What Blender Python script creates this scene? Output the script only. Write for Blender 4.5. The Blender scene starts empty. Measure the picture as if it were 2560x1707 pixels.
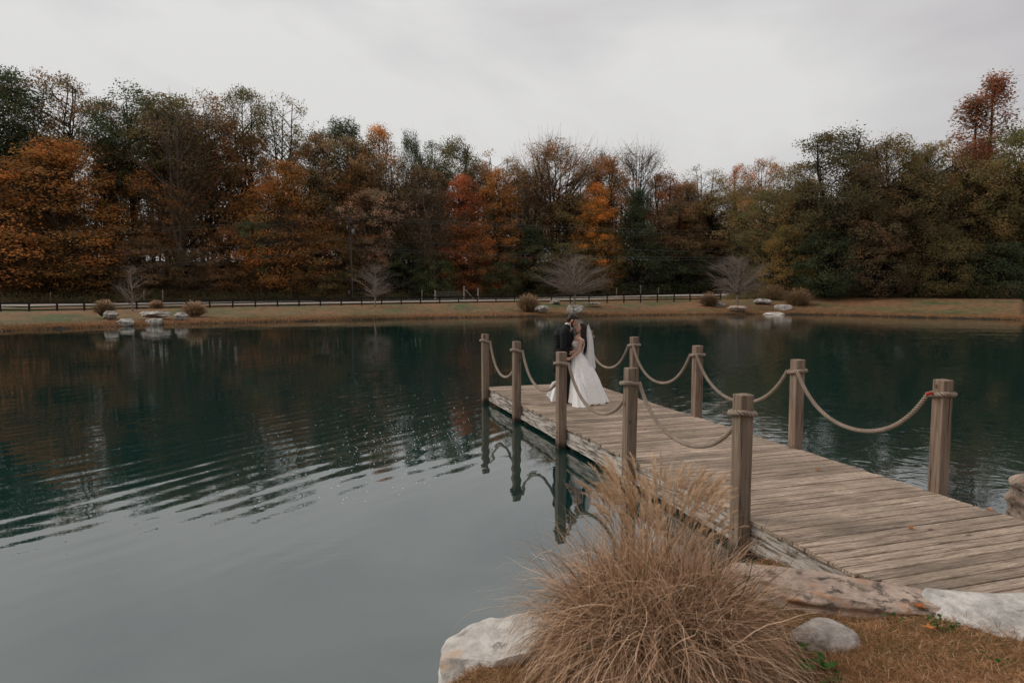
import bpy, bmesh, math, random
import numpy as np
from mathutils import Vector, Matrix, noise

S = bpy.context.scene
COL = S.collection
R = math.radians

# ------------------------------------------------------------------ camera, sky, sun, exposure
CAM_Z = 2.30                      # height above the deck boards (z = 0)
WATER_Z = -0.37
PITCH = math.atan((853.5 - 724) / 1706.7)
cam_d = bpy.data.cameras.new("camera")
cam = bpy.data.objects.new("camera", cam_d); COL.objects.link(cam)
cam_d.sensor_width = 36.0; cam_d.lens = 24.0
cam_d.clip_start = 0.1; cam_d.clip_end = 3000
cam.location = (0, 0, CAM_Z)
cam.rotation_euler = (math.pi / 2 - PITCH, 0, 0)
cam_d.dof.use_dof = True; cam_d.dof.focus_distance = 13.2; cam_d.dof.aperture_fstop = 3.0
S.camera = cam

SUN_EL, SUN_AZ = R(38), R(-78)   # azimuth from +Y towards +X
w = bpy.data.worlds.new("World"); S.world = w; w.use_nodes = True
nt = w.node_tree; nt.nodes.clear()
def wn(t, **k):
    n = nt.nodes.new(t)
    for a, b in k.items(): setattr(n, a, b)
    return n
o_ = wn('ShaderNodeOutputWorld'); bg = wn('ShaderNodeBackground'); bg.inputs[1].default_value = 0.10
sky = wn('ShaderNodeTexSky', sky_type='NISHITA'); sky.sun_disc = False
sky.sun_elevation = SUN_EL; sky.sun_rotation = SUN_AZ
tc = wn('ShaderNodeTexCoord')
mp = wn('ShaderNodeMapping'); mp.inputs['Scale'].default_value = (1.0, 1.0, 2.6); mp.inputs['Rotation'].default_value = (0, R(14), R(20))
nz = wn('ShaderNodeTexNoise'); nz.inputs['Scale'].default_value = 1.35; nz.inputs['Detail'].default_value = 6; nz.inputs['Roughness'].default_value = 0.5; nz.inputs['Distortion'].default_value = 0.35
mp.inputs['Location'].default_value = (0.35, 0.1, 0.2)
cr = wn('ShaderNodeValToRGB')
cr.color_ramp.elements[0].position = 0.45; cr.color_ramp.elements[0].color = (5.15, 4.97, 5.08, 1)
cr.color_ramp.elements[1].position = 0.68; cr.color_ramp.elements[1].color = (7.2, 7.12, 7.0, 1)
mx = wn('ShaderNodeMix', data_type='RGBA'); mx.inputs[0].default_value = 0.97
L = nt.links
L.new(tc.outputs['Generated'], mp.inputs[0]); L.new(mp.outputs[0], nz.inputs[0]); 
# the cloud deck is thinner (brighter) towards the left, thicker to the right
dp = wn('ShaderNodeVectorMath', operation='DOT_PRODUCT'); dp.inputs[1].default_value = (-.55, .25, .10)
md_ = wn('ShaderNodeMath', operation='MULTIPLY_ADD'); md_.inputs[1].default_value = .30
L.new(tc.outputs['Generated'], dp.inputs[0]); L.new(dp.outputs['Value'], md_.inputs[0]); L.new(nz.outputs[0], md_.inputs[2]); L.new(md_.outputs[0], cr.inputs[0])
L.new(sky.outputs[0], mx.inputs[6]); L.new(cr.outputs[0], mx.inputs[7]); 
# an overcast sky grows smoothly brighter towards the zenith
sz_ = wn('ShaderNodeSeparateXYZ'); L.new(tc.outputs['Generated'], sz_.inputs[0])
m1 = wn('ShaderNodeMath', operation='MULTIPLY'); L.new(sz_.outputs[2], m1.inputs[0]); L.new(sz_.outputs[2], m1.inputs[1])
m2 = wn('ShaderNodeMath', operation='MULTIPLY_ADD'); m2.inputs[1].default_value = .060; m2.inputs[2].default_value = .098; L.new(m1.outputs[0], m2.inputs[0]); L.new(m2.outputs[0], bg.inputs[1])
L.new(mx.outputs[2], bg.inputs[0]); L.new(bg.outputs[0], o_.inputs[0])

sl = bpy.data.lights.new("sun", 'SUN'); sl.energy = 1.45; sl.angle = R(22); sl.color = (1.0, 0.95, 0.88)
so = bpy.data.objects.new("sun", sl); COL.objects.link(so)
sd_ = Vector((math.sin(SUN_AZ) * math.cos(SUN_EL), math.cos(SUN_AZ) * math.cos(SUN_EL), math.sin(SUN_EL)))
so.rotation_euler = sd_.to_track_quat('Z', 'Y').to_euler(); so.location = sd_ * 50
S.view_settings.view_transform = 'Standard'; S.view_settings.look = 'None'
S.view_settings.exposure = 0.0; S.view_settings.gamma = 1.0
S.render.engine = 'CYCLES'
S.cycles.max_bounces = 6; S.cycles.diffuse_bounces = 3; S.cycles.transparent_max_bounces = 12

# ------------------------------------------------------------------ surveying: photo pixel -> place
F = 1706.7
CP, SP = math.cos(PITCH), math.sin(PITCH)
def ray(u, v):
    x = (u - 1280) / F; y = (853.5 - v) / F
    return np.array([x, CP + y * SP, -SP + y * CP])
def at_z(u, v, z):
    r = ray(u, v); return r * ((z - CAM_Z) / r[2]) + np.array([0, 0, CAM_Z])
def at_y(u, v, Y):
    r = ray(u, v); return r * (Y / r[1]) + np.array([0, 0, CAM_Z])

# ------------------------------------------------------------------ helpers
def tag(o, label=None, cat=None, group=None, kind=None):
    if label: o['label'] = label
    if cat: o['category'] = cat
    if group: o['group'] = group
    if kind: o['kind'] = kind
    return o
def empty(name, loc=(0, 0, 0), rz=0, **k):
    o = bpy.data.objects.new(name, None); COL.objects.link(o)
    o.location = loc; o.rotation_euler = (0, 0, rz); o.empty_display_size = .2
    return tag(o, **k)
def link(name, mesh, mat=None, parent=None, **k):
    o = bpy.data.objects.new(name, mesh); COL.objects.link(o)
    if mat is not None and not mesh.materials: mesh.materials.append(mat)
    if parent is not None: o.parent = parent
    return tag(o, **k)

class MB:
    """collects quads / triangles, then writes them as one mesh"""
    def __init__(s): s.v = []; s.q = []; s.t = []; s.n = 0; s.tint = []
    def add(s, verts, quads=None, tris=None, tint=None):
        verts = np.asarray(verts, dtype=np.float32).reshape(-1, 3)
        if quads is not None and len(quads): s.q.append(np.asarray(quads, dtype=np.int32).reshape(-1, 4) + s.n)
        if tris is not None and len(tris): s.t.append(np.asarray(tris, dtype=np.int32).reshape(-1, 3) + s.n)
        s.v.append(verts); s.n += len(verts)
        tv = np.ones(len(verts), dtype=np.float32) * .5 if tint is None else np.broadcast_to(np.asarray(tint, dtype=np.float32), (len(verts),))
        s.tint.append(tv)
    def tube(s, pts, rad, sides=5, cap=False, tint=None):
        pts = np.asarray(pts, dtype=float); rad = np.broadcast_to(np.asarray(rad, dtype=float), (len(pts),))
        tan = np.gradient(pts, axis=0); tan /= np.linalg.norm(tan, axis=1, keepdims=True) + 1e-9
        ref = np.array([0, 0, 1.0]) if abs(tan[0][2]) < .9 else np.array([1.0, 0, 0])
        n = np.cross(tan[0], ref); n /= np.linalg.norm(n)
        N = [n]
        for i in range(1, len(pts)):
            n = n - tan[i] * np.dot(n, tan[i]); n /= np.linalg.norm(n) + 1e-9; N.append(n)
        N = np.array(N); B = np.cross(tan, N)
        a = np.arange(sides) * 2 * math.pi / sides
        ring = pts[:, None] + rad[:, None, None] * (np.cos(a)[None, :, None] * N[:, None] + np.sin(a)[None, :, None] * B[:, None])
        k = len(pts); i = np.arange(k - 1)[:, None] * sides; j = np.arange(sides)[None]; j2 = (j + 1) % sides
        q = np.stack([i + j, i + j2, i + sides + j2, i + sides + j], -1).reshape(-1, 4)
        V = ring.reshape(-1, 3)
        tr = None
        if cap:
            V = np.vstack([V, pts[0], pts[-1]]); c0 = k * sides; c1 = c0 + 1; e = (k - 1) * sides
            tr = [[c0, (x + 1) % sides, x] for x in range(sides)] + [[c1, e + x, e + (x + 1) % sides] for x in range(sides)]
        s.add(V, q, tr, tint)
    def box(s, lo, hi, M=None, tint=None):
        x0, y0, z0 = lo; x1, y1, z1 = hi
        V = np.array([[x0,y0,z0],[x1,y0,z0],[x1,y1,z0],[x0,y1,z0],[x0,y0,z1],[x1,y0,z1],[x1,y1,z1],[x0,y1,z1]], dtype=float)
        if M is not None: V = np.array([M @ Vector(p) for p in V])
        s.add(V, [[0,3,2,1],[4,5,6,7],[0,1,5,4],[1,2,6,5],[2,3,7,6],[3,0,4,7]], None, tint)
    def loft(s, rings, cap=True, tint=None):
        rings = np.asarray(rings, dtype=float); k, m = rings.shape[:2]
        i = np.arange(k - 1)[:, None] * m; j = np.arange(m)[None]; j2 = (j + 1) % m
        q = np.stack([i + j, i + j2, i + m + j2, i + m + j], -1).reshape(-1, 4)
        V = rings.reshape(-1, 3); tr = None
        if cap:
            V = np.vstack([V, rings[0].mean(0), rings[-1].mean(0)]); c0 = k * m; c1 = c0 + 1; e = (k - 1) * m
            tr = [[c0, (x + 1) % m, x] for x in range(m)] + [[c1, e + x, e + (x + 1) % m] for x in range(m)]
        s.add(V, q, tr, tint)
    def grid(s, P, tint=None):
        a, b = P.shape[:2]
        i = np.arange(a - 1)[:, None]; j = np.arange(b - 1)[None]
        q = np.stack([i * b + j, i * b + j + 1, (i + 1) * b + j + 1, (i + 1) * b + j], -1).reshape(-1, 4)
        s.add(P.reshape(-1, 3), q, None, None if tint is None else tint.reshape(-1))
    def mesh(s, name, smooth=False, mat=None):
        V = np.concatenate(s.v); me = bpy.data.meshes.new(name)
        q = np.concatenate(s.q) if s.q else np.zeros((0, 4), np.int32)
        t = np.concatenate(s.t) if s.t else np.zeros((0, 3), np.int32)
        me.vertices.add(len(V)); me.vertices.foreach_set('co', V.astype(np.float32).ravel())
        nl = len(q) * 4 + len(t) * 3; me.loops.add(nl)
        me.loops.foreach_set('vertex_index', np.concatenate([q.ravel(), t.ravel()]).astype(np.int32))
        me.polygons.add(len(q) + len(t))
        st = np.concatenate([np.arange(len(q)) * 4, len(q) * 4 + np.arange(len(t)) * 3]).astype(np.int32)
        me.polygons.foreach_set('loop_start', st)
        me.polygons.foreach_set('use_smooth', np.full(len(q) + len(t), smooth))
        at = me.attributes.new('tint', 'FLOAT', 'POINT'); at.data.foreach_set('value', np.concatenate(s.tint).astype(np.float32))
        me.update(calc_edges=True); me.validate()
        if mat is not None: me.materials.append(mat)
        return me
    def build(s, name, mat=None, parent=None, smooth=False, **k):
        return link(name, s.mesh(name, smooth, mat), None, parent, **k)

# ------------------------------------------------------------------ materials
class NT:
    def __init__(s, name):
        s.m = bpy.data.materials.new(name); s.m.use_nodes = True; s.t = s.m.node_tree
        s.b = s.t.nodes['Principled BSDF']; s.out = s.t.nodes['Material Output']
        s.b.inputs['Specular IOR Level'].default_value = 0.25
    def n(s, t, **k):
        x = s.t.nodes.new(t)
        for a, b in k.items(): setattr(x, a, b)
        return x
    def l(s, a, b): s.t.links.new(a, b)
    def coord(s, kind='Object', scale=(1, 1, 1), rot=(0, 0, 0), rnd=False):
        if kind == 'Position': c = s.n('ShaderNodeNewGeometry').outputs['Position']
        else: c = s.n('ShaderNodeTexCoord').outputs[kind]
        if rnd:
            oi = s.n('ShaderNodeObjectInfo'); ml = s.n('ShaderNodeMath', operation='MULTIPLY'); ml.inputs[1].default_value = 37.0
            s.l(oi.outputs['Random'], ml.inputs[0]); va = s.n('ShaderNodeVectorMath', operation='ADD')
            s.l(c, va.inputs[0]); s.l(ml.outputs[0], va.inputs[1]); c = va.outputs[0]
        m = s.n('ShaderNodeMapping'); m.inputs['Scale'].default_value = scale; m.inputs['Rotation'].default_value = rot
        s.l(c, m.inputs[0]); return m.outputs[0]
    def rs(s, ang, scale):
        a = s.coord('Position', (1, 1, 1), (0, 0, ang)); m = s.n('ShaderNodeMapping'); m.inputs['Scale'].default_value = scale; s.l(a, m.inputs[0]); return m.outputs[0]
    def noise(s, vec, scale, detail=4, rough=.55, dist=0):
        x = s.n('ShaderNodeTexNoise'); x.inputs['Scale'].default_value = scale; x.inputs['Detail'].default_value = detail
        x.inputs['Roughness'].default_value = rough; x.inputs['Distortion'].default_value = dist
        s.l(vec, x.inputs['Vector']); return x.outputs[0]
    def ramp(s, fac, stops):
        x = s.n('ShaderNodeValToRGB'); e = x.color_ramp.elements
        while len(e) < len(stops): e.new(.5)
        for i, (p, c) in enumerate(stops): e[i].position = p; e[i].color = (*c, 1) if len(c) == 3 else c
        s.l(fac, x.inputs[0]); return x.outputs[0]
    def mix(s, fac, a, b, mode='MIX'):
        x = s.n('ShaderNodeMix', data_type='RGBA', blend_type=mode)
        for i, val in ((0, fac), (6, a), (7, b)):
            if isinstance(val, (int, float)): x.inputs[i].default_value = val
            elif isinstance(val, tuple): x.inputs[i].default_value = (*val, 1)
            else: s.l(val, x.inputs[i])
        return x.outputs[2]
    def math(s, op, a, b=0.0, c=None):
        x = s.n('ShaderNodeMath', operation=op)
        for i, val in enumerate((a, b) if c is None else (a, b, c)):
            if isinstance(val, (int, float)): x.inputs[i].default_value = val
            else: s.l(val, x.inputs[i])
        return x.outputs[0]
    def bump(s, h, dist=.01, strength=1.0, prev=None):
        x = s.n('ShaderNodeBump'); x.inputs['Distance'].default_value = dist; x.inputs['Strength'].default_value = strength
        s.l(h, x.inputs['Height'])
        if prev is not None: s.l(prev, x.inputs['Normal'])
        s.l(x.outputs[0], s.b.inputs['Normal']); return x.outputs[0]
    def col(s, c, rough=.8):
        if isinstance(c, tuple): s.b.inputs['Base Color'].default_value = (*c, 1)
        else: s.l(c, s.b.inputs['Base Color'])
        s.b.inputs['Roughness'].default_value = rough; return s.m

def plain(name, c, rough=.7, var=.15, sc=6, metal=0):
    n = NT(name); v = n.noise(n.coord(), sc)
    a = tuple(x * (1 - var) for x in c); b = tuple(min(1, x * (1 + var)) for x in c)
    n.col(n.ramp(v, [(.3, a), (.7, b)]), rough); n.b.inputs['Metallic'].default_value = metal
    return n.m

def m_plank():
    n = NT('weathered_plank')
    g = n.noise(n.coord(scale=(1.1, 26, 20), rnd=True), 2.0, 8, .65, .2)
    c = n.ramp(g, [(.33, (.075, .052, .038)), (.43, (.26, .192, .145)), (.54, (.44, .338, .262)), (.68, (.64, .51, .41))])
    blot = n.noise(n.coord('Position', (1, 1, 1)), 1.3, 5, .6)
    c = n.mix(n.ramp(blot, [(.36, (.85,) * 3), (.60, (0,) * 3)]), c, (.235, .19, .14), 'MIX')
    fine = n.noise(n.coord(scale=(5, 60, 20), rnd=True), 3.0, 3)
    c = n.mix(.55, c, n.ramp(fine, [(.36, (.30,) * 3), (.55, (1.12,) * 3)]), 'MULTIPLY')
    oi = n.n('ShaderNodeObjectInfo')
    c = n.mix(.8, c, n.ramp(oi.outputs['Random'], [(0, (.62, .60, .58)), (.35, (.92, .88, .84)), (.7, (1.05, 1.02, .98)), (1, (1.32, 1.28, 1.24))]), 'MULTIPLY')
    vor = n.n('ShaderNodeTexVoronoi'); vor.inputs['Scale'].default_value = 1.9; n.l(n.coord(scale=(1, 1.8, 1), rnd=True), vor.inputs['Vector'])
    c = n.mix(n.ramp(vor.outputs['Distance'], [(.045, (.75,) * 3), (.10, (0,) * 3)]), c, (.07, .05, .04))
    n.col(c, .86); n.bump(g, .006, .9)
    return n.m
def m_post():
    n = NT('post_timber')
    g = n.noise(n.coord(scale=(22, 22, 1.0), rnd=True), 1.6, 7, .62, .3)
    c = n.ramp(g, [(.28, (.075, .051, .036)), (.42, (.17, .120, .087)), (.58, (.235, .172, .128)), (.76, (.36, .285, .22))])
    oi = n.n('ShaderNodeObjectInfo')
    c = n.mix(.5, c, n.ramp(oi.outputs['Random'], [(0, (.8, .82, .74)), (1, (1.15, 1.03, .98))]), 'MULTIPLY')
    ck = n.noise(n.coord(scale=(34, 34, .9), rnd=True), 1.3, 3, .5, .4)
    c = n.mix(n.ramp(ck, [(.62, (0,) * 3), (.665, (.85,) * 3)]), c, (.022, .016, .012))
    kn = n.n('ShaderNodeTexVoronoi'); kn.inputs['Scale'].default_value = 2.4; n.l(n.coord(scale=(1.6, 1.6, 1), rnd=True), kn.inputs['Vector'])
    c = n.mix(n.ramp(kn.outputs['Distance'], [(.05, (.8,) * 3), (.11, (0,) * 3)]), c, (.04, .026, .018))
    gr_ = n.noise(n.coord(scale=(2, 2, .8), rnd=True), 2.2, 4, .6); c = n.mix(n.ramp(gr_, [(.46, (0,) * 3), (.66, (.35,) * 3)]), c, (.27, .22, .175))
    sep = n.n('ShaderNodeSeparateXYZ'); n.l(n.coord('Position'), sep.inputs[0])
    wob = n.noise(n.coord(scale=(6, 6, 2), rnd=True), 2)
    h = n.math('ADD', sep.outputs[2], n.math('MULTIPLY', wob, .18))
    c = n.mix(n.ramp(n.math('MULTIPLY_ADD', h, 1.0, .5), [(.27, (.92,) * 3), (.36, (0,) * 3)]), c, (.028, .022, .016))
    n.col(c, .82); n.bump(g, .003, .6)
    return n.m
def m_fascia():
    n = NT('fascia_timber')
    g = n.noise(n.coord(scale=(1.2, 14, 14), rnd=True), 2.2, 8, .66, .5)
    c = n.ramp(g, [(.36, (.035, .027, .021)), (.44, (.18, .15, .12)), (.53, (.44, .39, .34)), (.72, (.58, .53, .48))])
    b = n.noise(n.coord(scale=(3, 9, 9)), 1.6, 5, .7)
    c = n.mix(n.ramp(b, [(.36, (.9,) * 3), (.46, (0,) * 3)]), c, (.05, .04, .028))
    n.col(c, .88); n.bump(g, .008, .9); return n.m
def m_rope():
    n = NT('manila_rope')
    a = n.noise(n.coord(scale=(1, 1, 1)), 160, 3); b = n.noise(n.coord(), 5, 3)
    c = n.ramp(a, [(.3, (.17, .13, .10)), (.7, (.41, .33, .265))])
    c = n.mix(.6, c, n.ramp(b, [(.35, (.7, .66, .62)), (.65, (1.15, 1.12, 1.08))]), 'MULTIPLY')
    n.col(c, .9); n.bump(a, .002, .8); return n.m
def m_rock(name, light, dark, grime, gl=.46, sc=1.0, rust=None):
    n = NT(name)
    v = n.coord(); a = n.noise(v, 2.2 * sc, 8, .62, .3); b = n.noise(v, 9 * sc, 6, .7)
    c = n.ramp(a, [(.32, dark), (.62, light)])
    c = n.mix(.6, c, n.ramp(b, [(.34, (.55,) * 3), (.62, (1.15,) * 3)]), 'MULTIPLY')
    d = n.noise(n.coord(scale=(1, 1, 2.2)), 3.0 * sc, 7, .7, .4)
    c = n.mix(n.ramp(d, [(gl - .06, (.9,) * 3), (gl + .03, (0,) * 3)]), c, grime)
    if rust:
        e = n.noise(n.coord(scale=(1, 1.6, 3)), 2.6 * sc, 4, .5)
        c = n.mix(n.ramp(e, [(.55, (0,) * 3), (.66, (.7,) * 3)]), c, rust)
    n.col(c, .9); bb = n.bump(a, .07 / sc, .8); n.bump(b, .022 / sc, 1.0, bb); return n.m
def m_leaf(name='foliage'):
    n = NT(name)
    oi = n.n('ShaderNodeObjectInfo'); at = n.n('ShaderNodeAttribute', attribute_name='tint')
    f = at.outputs['Fac']
    gr = n.mix(.14, oi.outputs['Color'], (.10, .095, .075))
    c = n.mix(1.0, gr, n.ramp(f, [(0, (1.6, 1.9, 1.8)), (.45, (2.8, 2.85, 2.7)), (.75, (3.6, 3.3, 2.9)), (1, (4.4, 3.6, 2.8))]), 'MULTIPLY')
    big = n.noise(n.coord('Position'), .35, 3)
    c = n.mix(.8, c, n.ramp(big, [(.35, (.72, .86, .80)), (.65, (1.25, 1.08, 1.0))]), 'MULTIPLY')
    mid = n.noise(n.coord('Position', (1, 1, 1.5)), .42, 4, .65)
    c = n.mix(n.ramp(mid, [(.50, (0,) * 3), (.62, (.62,) * 3)]), c, (.120, .112, .052))
    d = n.n('ShaderNodeBsdfDiffuse'); t = n.n('ShaderNodeBsdfTranslucent'); ms = n.n('ShaderNodeMixShader'); ms.inputs[0].default_value = .40
    n.l(c, d.inputs[0]); n.l(c, t.inputs[0]); n.l(d.outputs[0], ms.inputs[1]); n.l(t.outputs[0], ms.inputs[2]); n.l(ms.outputs[0], n.out.inputs[0])
    return n.m
def m_bark():
    n = NT('bark'); oi = n.n('ShaderNodeObjectInfo')
    g = n.noise(n.coord('Position', (3, 3, .7)), 3, 5, .6)
    n.col(n.mix(1.0, oi.outputs['Color'], n.ramp(g, [(.3, (.5,) * 3), (.7, (1.3,) * 3)]), 'MULTIPLY'), .95); return n.m
def m_blade(name, stops, trans=.25):
    n = NT(name); at = n.n('ShaderNodeAttribute', attribute_name='tint')
    c = n.ramp(at.outputs['Fac'], stops)
    d = n.n('ShaderNodeBsdfDiffuse'); t = n.n('ShaderNodeBsdfTranslucent'); ms = n.n('ShaderNodeMixShader'); ms.inputs[0].default_value = trans
    n.l(c, d.inputs[0]); n.l(c, t.inputs[0]); n.l(d.outputs[0], ms.inputs[1]); n.l(t.outputs[0], ms.inputs[2]); n.l(ms.outputs[0], n.out.inputs[0])
    return n.m
def m_ground():
    n = NT('turf_and_soil'); P = n.coord('Position')
    a = n.noise(P, .16, 5, .6); b = n.noise(P, 1.7, 6, .7); c3 = n.noise(P, 14, 4, .7)
    turf = n.ramp(a, [(.36, (.070, .092, .034)), (.44, (.125, .098, .046)), (.60, (.190, .102, .052))])
    turf = n.mix(.75, turf, n.ramp(b, [(.36, (.40, .42, .38)), (.62, (1.45, 1.32, 1.15))]), 'MULTIPLY')
    turf = n.mix(.6, turf, n.ramp(c3, [(.3, (.6,) * 3), (.7, (1.3,) * 3)]), 'MULTIPLY')
    at = n.n('ShaderNodeAttribute', attribute_name='tint'); f = at.outputs['Fac']   # 0 lake bed / wet lip, .4 rusty verge, .6 turf, 1 forest floor
    wet = n.mix(n.ramp(f, [(.06, (0,) * 3), (.22, (1,) * 3)]), (.022, .018, .012), n.mix(.55, turf, (.125, .052, .022)))
    g = n.mix(n.ramp(f, [(.40, (0,) * 3), (.58, (1,) * 3)]), wet, turf)
    g = n.mix(n.ramp(f, [(.75, (0,) * 3), (.92, (1,) * 3)]), g, n.mix(.5, (.040, .026, .015), n.ramp(b, [(.3, (.03, .025, .012)), (.7, (.09, .05, .022))])))
    n.col(g, .95); bb = n.bump(b, .05, .5); n.bump(c3, .015, .7, bb); return n.m
def m_water():
    n = NT('pond_water')
    n.b.inputs['Base Color'].default_value = (.0052, .0255, .0225, 1); n.b.inputs['Roughness'].default_value = .015
    n.b.inputs['IOR'].default_value = 2.6; n.b.inputs['Specular IOR Level'].default_value = .5
    P = n.coord('Position')
    sep = n.n('ShaderNodeSeparateXYZ'); n.l(P, sep.inputs[0])
    # long wavelets crossing the pond, nearly still water by the near bank
    w1 = n.noise(n.rs(R(-55), (.26, 2.3, 1)), 1.0, 0.4, .3, .05)
    w2 = n.noise(n.rs(R(-20), (1.2, 5.5, 1)), 1.6, 2, .5, .2)
    w3 = n.noise(n.coord('Position', (1, 1, 1)), 1.9, 2, .45, 1.8)
    w4 = n.noise(n.rs(R(-50), (.25, .8, 1)), .8, 2, .4)
    # distance from the near bank
    d = n.math('ADD', n.math('MULTIPLY', sep.outputs[0], -.66), n.math('MULTIPLY', sep.outputs[1], .75))
    band = n.ramp(n.math('DIVIDE', d, 20.0), [(.28, (.05,) * 3), (.41, (.72,) * 3), (.58, (1,) * 3), (.9, (.35,) * 3)])
    patch = n.ramp(n.noise(n.coord('Position', (.5, 1, 1), (0, 0, R(-35))), .35, 2), [(.38, (.35,) * 3), (.62, (1,) * 3)])
    wv = n.n('ShaderNodeTexWave'); wv.inputs['Scale'].default_value = .82; wv.inputs['Distortion'].default_value = 5.0; wv.inputs['Detail'].default_value = 1.5; wv.inputs['Detail Scale'].default_value = .45; wv.inputs['Detail Roughness'].default_value = .35
    wv.bands_direction = 'Y'; n.l(n.rs(R(-55), (1, 1, 1)), wv.inputs['Vector'])
    h = n.math('MULTIPLY', n.math('MULTIPLY', w1, band), n.math('MULTIPLY', patch, .0150))
    h = n.math('ADD', h, n.math('MULTIPLY', n.math('MULTIPLY', wv.outputs['Fac'], band), n.math('MULTIPLY', patch, .0026)))
    h = n.math('ADD', h, n.math('MULTIPLY', n.math('MULTIPLY', w2, patch), .0008))
    h = n.math('ADD', h, n.math('MULTIPLY', w4, .0030))
    # small confused chop on the far side of the dock
    rt = n.ramp(n.math('MULTIPLY', n.math('SUBTRACT', n.math('ADD', n.math('MULTIPLY', sep.outputs[0], .953), n.math('MULTIPLY', sep.outputs[1], .302)), 6.6), .5), [(.0, (0,) * 3), (.5, (1,) * 3)])
    h = n.math('ADD', h, n.math('MULTIPLY', n.math('MULTIPLY', w3, rt), .0050))
    x = n.n('ShaderNodeBump'); x.inputs['Distance'].default_value = 1.0; x.inputs['Strength'].default_value = 1.0
    n.l(h, x.inputs['Height']); n.l(x.outputs[0], n.b.inputs['Normal'])
    return n.m
def m_cloth(name, c, sheen=.3, rough=.8, sc=60, alpha=1.0, lace=0):
    n = NT(name); v = n.noise(n.coord(), sc, 3)
    cc = n.ramp(v, [(.35, tuple(x * .9 for x in c)), (.65, tuple(min(1, x * 1.04) for x in c))])
    if lace:
        lv = n.noise(n.coord(), 26, 3, .6); cc = n.mix(n.ramp(lv, [(.47, (0,) * 3), (.55, (lace,) * 3)]), cc, (.30, .25, .22))
    n.col(cc, rough); n.b.inputs['Sheen Weight'].default_value = sheen; n.b.inputs['Alpha'].default_value = alpha
    return n.m

M = dict(plank=m_plank(), post=m_post(), fascia=m_fascia(), rope=m_rope(), leaf=m_leaf(), bark=m_bark(), ground=m_ground(), water=m_water(),
    pale_rock=m_rock('pale_limestone', (.66, .62, .57), (.44, .40, .355), (.10, .085, .065), .36, .9, (.45, .28, .16)),
    white_rock=m_rock('pale_grey_limestone', (.58, .54, .49), (.30, .275, .245), (.12, .105, .088), .38, 2.0),
    grey_rock=m_rock('grey_fieldstone', (.50, .45, .40), (.27, .235, .205), (.09, .075, .06), .40, 2.2),
    slab_rock=m_rock('banded_limestone', (.46, .35, .275), (.27, .20, .155), (.055, .044, .034), .44, 1.6, (.38, .20, .11)),
    shore_rock=m_rock('weathered_boulder', (.52, .475, .42), (.27, .24, .205), (.045, .036, .027), .46, 1.2),
    fence=plain('black_fence_paint', (.012, .013, .013), .6), road=plain('gravel_road', (.42, .365, .31), .95, .12, 2),
    skin=plain('skin', (.50, .285, .20), .55, .04), suit=m_cloth('black_wool', (.0055, .0060, .0068), 0, .75), shirt=m_cloth('white_shirt', (.75, .74, .73)),
    shoe=plain('black_leather', (.006, .006, .007), .25), hair=plain('dark_hair', (.022, .012, .008), .45, .35, 40),
    dress=m_cloth('ivory_tulle', (.87, .84, .80), .4, .85, 30), lace=m_cloth('lace_bodice', (.74, .68, .65), .3, .85, 60, lace=.5), veil=m_cloth('veil_tulle', (.86, .84, .83), .3, .9, 20, alpha=.62),
    red=plain('red_plastic', (.40, .03, .015), .4, .1), wood_pole=plain('creosote_pole', (.050, .030, .026), .8), metal=plain('galvanised_metal', (.17, .17, .17), .5, .1, 6, .4),
    wire=plain('aluminium_wire', (.10, .11, .10), .6), greypost=plain('grey_cedar', (.30, .26, .22), .9))

# ------------------------------------------------------------------ ground, pond, road
def interp(keys, x):
    xs = [k[0] for k in keys]; return np.interp(x, xs, [k[1] for k in keys])
def az_of_u(u): return math.degrees(math.atan((u - 1280) / 1706.7))
# photo column, shore depth, crest depth, crest height, fence depth, fence-foot height, road height
FAR = [(0, 43.9, 58, .43, 74, -.40, .18), (200, 47.5, 60, .46, 77, -.33, .21), (300, 49.6, 62, .48, 79, -.30, .24), (650, 55.7, 67, .58, 85, -.10, .32),
       (900, 60.1, 71, .66, 89, .02, .42), (1300, 67.2, 79, .88, 95, .22, .70), (1500, 69.2, 80, .60, 92, .42, .95), (1700, 72.5, 84, .72, 96, .55, 1.25),
       (1830, 73.6, 84, 1.08, 99, .55, 1.45), (1960, 73.5, 84, 1.22, 100, 1.3, 1.6), (2100, 71.4, 84, 1.36, 98, 1.5, 1.7), (2300, 65.3, 78, 1.30, 92, 1.5, 1.7), (2560, 60.1, 73, 1.22, 88, 1.4, 1.6)]
AZK = [az_of_u(k[0]) for k in FAR]
def far_par(az):
    return [np.interp(az, AZK, [k[i] / (math.cos(R(a)) if i in (1, 2, 4) else 1) for k, a in zip(FAR, AZK)]) for i in range(1, 7)]
RIN = [(-180, 60), (-150, 30), (-120, 4), (-90, 2.2), (-40, 2.8), (-20, 3.6), (-8, 4.15), (-4, 4.55), (2, 4.95), (6, 5.35), (12, 5.9), (18, 6.35), (24, 7.2), (30, 8.2), (36, 9.3), (42, 10.3), (60, 13), (90, 20), (120, 40), (150, 60), (180, 60)]
ROUT = [(-180, 60), (-150, 32), (-120, 40), (-90, 52), (-60, 58), (-45, 60)]
ROUT2 = [(45, 84), (60, 84), (90, 75), (120, 62), (150, 60), (180, 60)]
DOCK_A = np.array([.3024, -.9532]); DOCK_N = np.array([.9532, .3024])   # along the dock towards the camera side / across it
def smooth(x): x = np.clip(x, 0, 1); return x * x * (3 - 2 * x)
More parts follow.
